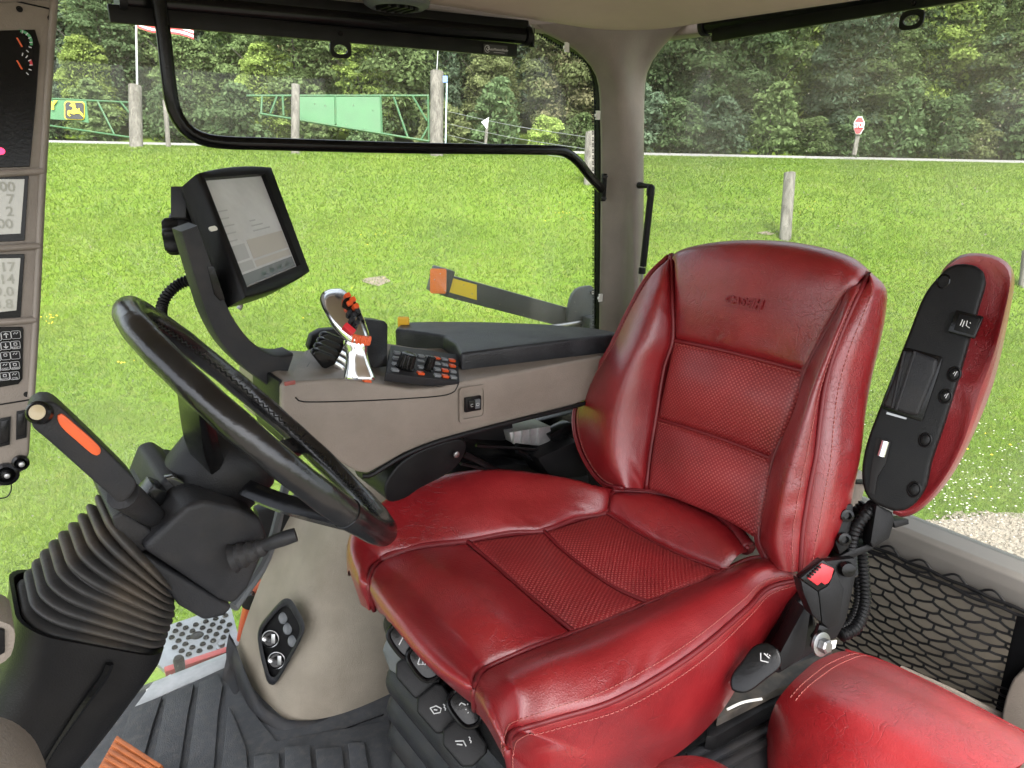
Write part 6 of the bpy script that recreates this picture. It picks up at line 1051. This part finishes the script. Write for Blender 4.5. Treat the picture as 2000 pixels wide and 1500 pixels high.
# ================================================================ COMPANION SEAT (lower right)
cs_ = thing('companion_seat', (1.0, .3, 0), 'red leather companion seat cushion in the lower right corner', 'seat')
k0 = [c_(1652, 1274, .33), c_(1720, 1294, .335), c_(1820, 1340, .34), c_(1920, 1392, .34), c_(2030, 1450, .34)]
k1 = [c_(1600, 1288, .345), c_(1680, 1312, .36), c_(1790, 1366, .37), c_(1890, 1420, .375), c_(2000, 1490, .375)]
k2 = [c_(1562, 1318, .352), c_(1640, 1356, .374), c_(1740, 1414, .382), c_(1830, 1470, .384), c_(1920, 1532, .384)]
k2b = [c_(1540, 1340, .347), c_(1610, 1386, .370), c_(1700, 1448, .377), c_(1790, 1512, .378), c_(1880, 1584, .378)]
k3 = [c_(1516, 1372, .325), c_(1572, 1440, .342), c_(1650, 1520, .36), c_(1720, 1600, .36), c_(1800, 1680, .36)]
k4 = [at(1500, 1420, z=.27), at(1520, 1520, z=.28), at(1560, 1600, z=.28), at(1620, 1680, z=.28), at(1700, 1760, z=.28)]
k5 = [at(1493, 1480, z=.20), at(1500, 1600, z=.20), at(1520, 1680, z=.20), at(1580, 1760, z=.2), at(1640, 1850, z=.2)]
km = [q+np.array([.012, .02, -.09]) for q in k0]
cu_, CA, CN = panel('cushion', [km, k0, k1, k2, k2b, k3, k4, k5], LE, cs_, .004, .004, .012, 70, 90, off=(0, 0, 0, 0), puck=0)
# piping on the rear edge and a pleated corner seam
g = G(); g.tube([q+np.array([0, .001, .003]) for q in rs(k0, 40)], .0028, 8); obj('piping', g, LE, cu_)
sl_ = CA[5, 16:60]; stitches('stitching', sl_, CN[5, 16:60], cu_); stitches('stitching', CA[8, 16:60], CN[8, 16:60], cu_)
g = G(); g.box((1.05, .22, .14), (.14, .16, .10), bev=.02); obj('seat_base', g, BLK, cs_)
c = at(1360, 1506, d=.80); g = G(); A = []
g.lathe(c-UP*.02, UP, [(.06, -.03), (.055, .0), (.045, .014), (.03, .022), (.012, .0265), (.001, .027)], 28, sx=1); o = tag(obj('footrest_pad', g, LE, None, 60), 'rounded red leather pad edge peeking in at the bottom', 'pad')
# ================================================================ STORAGE NET
nt = thing('storage_net', (1.44, .45, .1), 'black elastic storage net stretched below the rear window', 'net')
xn = 1.455; cA_, cB_, cC_, cD_ = at(1690, 1062, x=xn), at(2015, 1202, x=xn), at(1955, 1420, x=xn-.05), at(1628, 1262, x=xn-.03)
def nq(a, b): p = (cA_*(1-a)+cB_*a)*(1-b)+(cD_*(1-a)+cC_*a)*b; p = p.copy(); p[0] += -.03*math.sin(math.pi*np.clip(b, 0, 1))*math.sin(math.pi*np.clip(a, 0, 1)); return p
g = G(); NX, NY = 8, 14; jit = lambda i, j: (.012*math.sin(i*12.9+j*78.2), .010*math.sin(i*39.3+j*11.1))
def nd(i, j, s):   # two node kinds of a brick-like hexagon lattice
    b = (i+(.5 if j % 2 else 0)+(.17 if s else -.17))/NX; a = j/NY; q = jit(i+s*.5, j); return np.clip(a+q[0]*.8, 0, 1), np.clip(b+q[1], 0, 1)
def cord(p, q):
    m = ((p[0]+q[0])/2, (p[1]+q[1])/2+.004); g.tube([nq(*p), nq(*m), nq(*q)], .0025, 6, caps=False)
for j in range(NY+1):
    for i in range(NX+1):
        cord(nd(i, j, 0), nd(i, j, 1))
        if j < NY:
            if j % 2: cord(nd(i, j, 1), nd(i+1, j+1, 0)); cord(nd(i, j, 0), nd(i, j+1, 1))
            else: cord(nd(i, j, 1), nd(i, j+1, 0)); cord(nd(i, j, 0), nd(i-1, j+1, 1)) if i > 0 else None
no_ = obj('net_cords', g, BLK, nt)
g = G(); g.tube([nq(a, -.005+.006*math.sin(a*26)) for a in np.linspace(-.02, 1.02, 60)], .0036, 8); g.tube([nq(a, .045+.008*math.sin(a*19+1)) for a in np.linspace(-.02, 1.02, 60)], .0033, 8); obj('elastic_edge', g, BLK, nt)
g = G(); g.tube([nq(a, -.03+.035*math.sin(a*30)) for a in np.linspace(.1, .9, 80)], .0024, 8); obj('lace', g, BLK, nt)
g = G(); g.prism([at(u, v, x=xn-.03) for u, v in ((1988, 1200), (2040, 1210), (1990, 1420), (1942, 1398))], (-.006, 0, 0), .002); obj('side_strap', g, BLG, nt)
g = G(); g.tube([at(1760, 1305, x=1.40), at(1860, 1350, x=1.40), at(1960, 1400, x=1.40)], .006, 8, n=10); obj('lower_tube', g, BEI, nt)
g = G(); g.prism(rs([at(u, v, x=1.38) for u, v in ((1955, 1410), (1968, 1350), (1990, 1315), (2060, 1300), (2060, 1500), (1960, 1440))], 30, True), (.08, 0, 0), .015, 3); tag(obj('wheel_arch_trim', g, BEI, None, 50), 'beige moulded trim at the right edge beside the net', 'trim')
# cable lying on the sill
g = G(); g.tube([at(1668, 940, d=1.3), at(1690, 942, d=1.32), at(1720, 952, d=1.35)], .005, 8, n=10); tag(obj('window_latch_bar', g, BLK), 'black latch bar behind the seat edge at the rear window', 'latch')
g = G(); A = rs([at(1655, 1000, x=1.42), at(1672, 940, x=1.42), at(1680, 930, x=1.42)], 12); g.tube(A, .02, 12); tag(obj('rear_post_trim', g, BEI), 'beige post trim just behind the near seat edge', 'trim')
import numpy as np, math
F=1400.; P=math.radians(18.2); A=math.radians(37.8); RO=math.radians(1.2); ZC=1.15
fw=np.array([math.sin(A)*math.cos(P),math.cos(A)*math.cos(P),-math.sin(P)])
rt=np.array([math.cos(A),-math.sin(A),0]); up=np.cross(rt,fw)
C=np.array([0,0,ZC])
def ray(u,v):
    a=(u-1000)/F; b=-(v-750)/F
    a,b=a*math.cos(RO)-b*math.sin(RO), a*math.sin(RO)+b*math.cos(RO)
    return fw+a*rt+b*up
def px(u,v,**k):
    d=ray(u,v)
    if 'd' in k: return C+d*k['d']
    if 'n' in k:
        n=np.array(k['n']);return C+d*((np.dot(n,np.array(k['o'])-C))/np.dot(n,d))
    i={'x':0,'y':1,'z':2}[list(k)[0]]
    t=(list(k.values())[0]-C[i])/d[i]
    return C+d*t
def uv(p):
    q=np.array(p)-C; z=q@fw; a=q@rt/z; b=q@up/z
    a,b=a*math.cos(RO)+b*math.sin(RO), -a*math.sin(RO)+b*math.cos(RO)
    return 1000+a*F,750-b*F,z
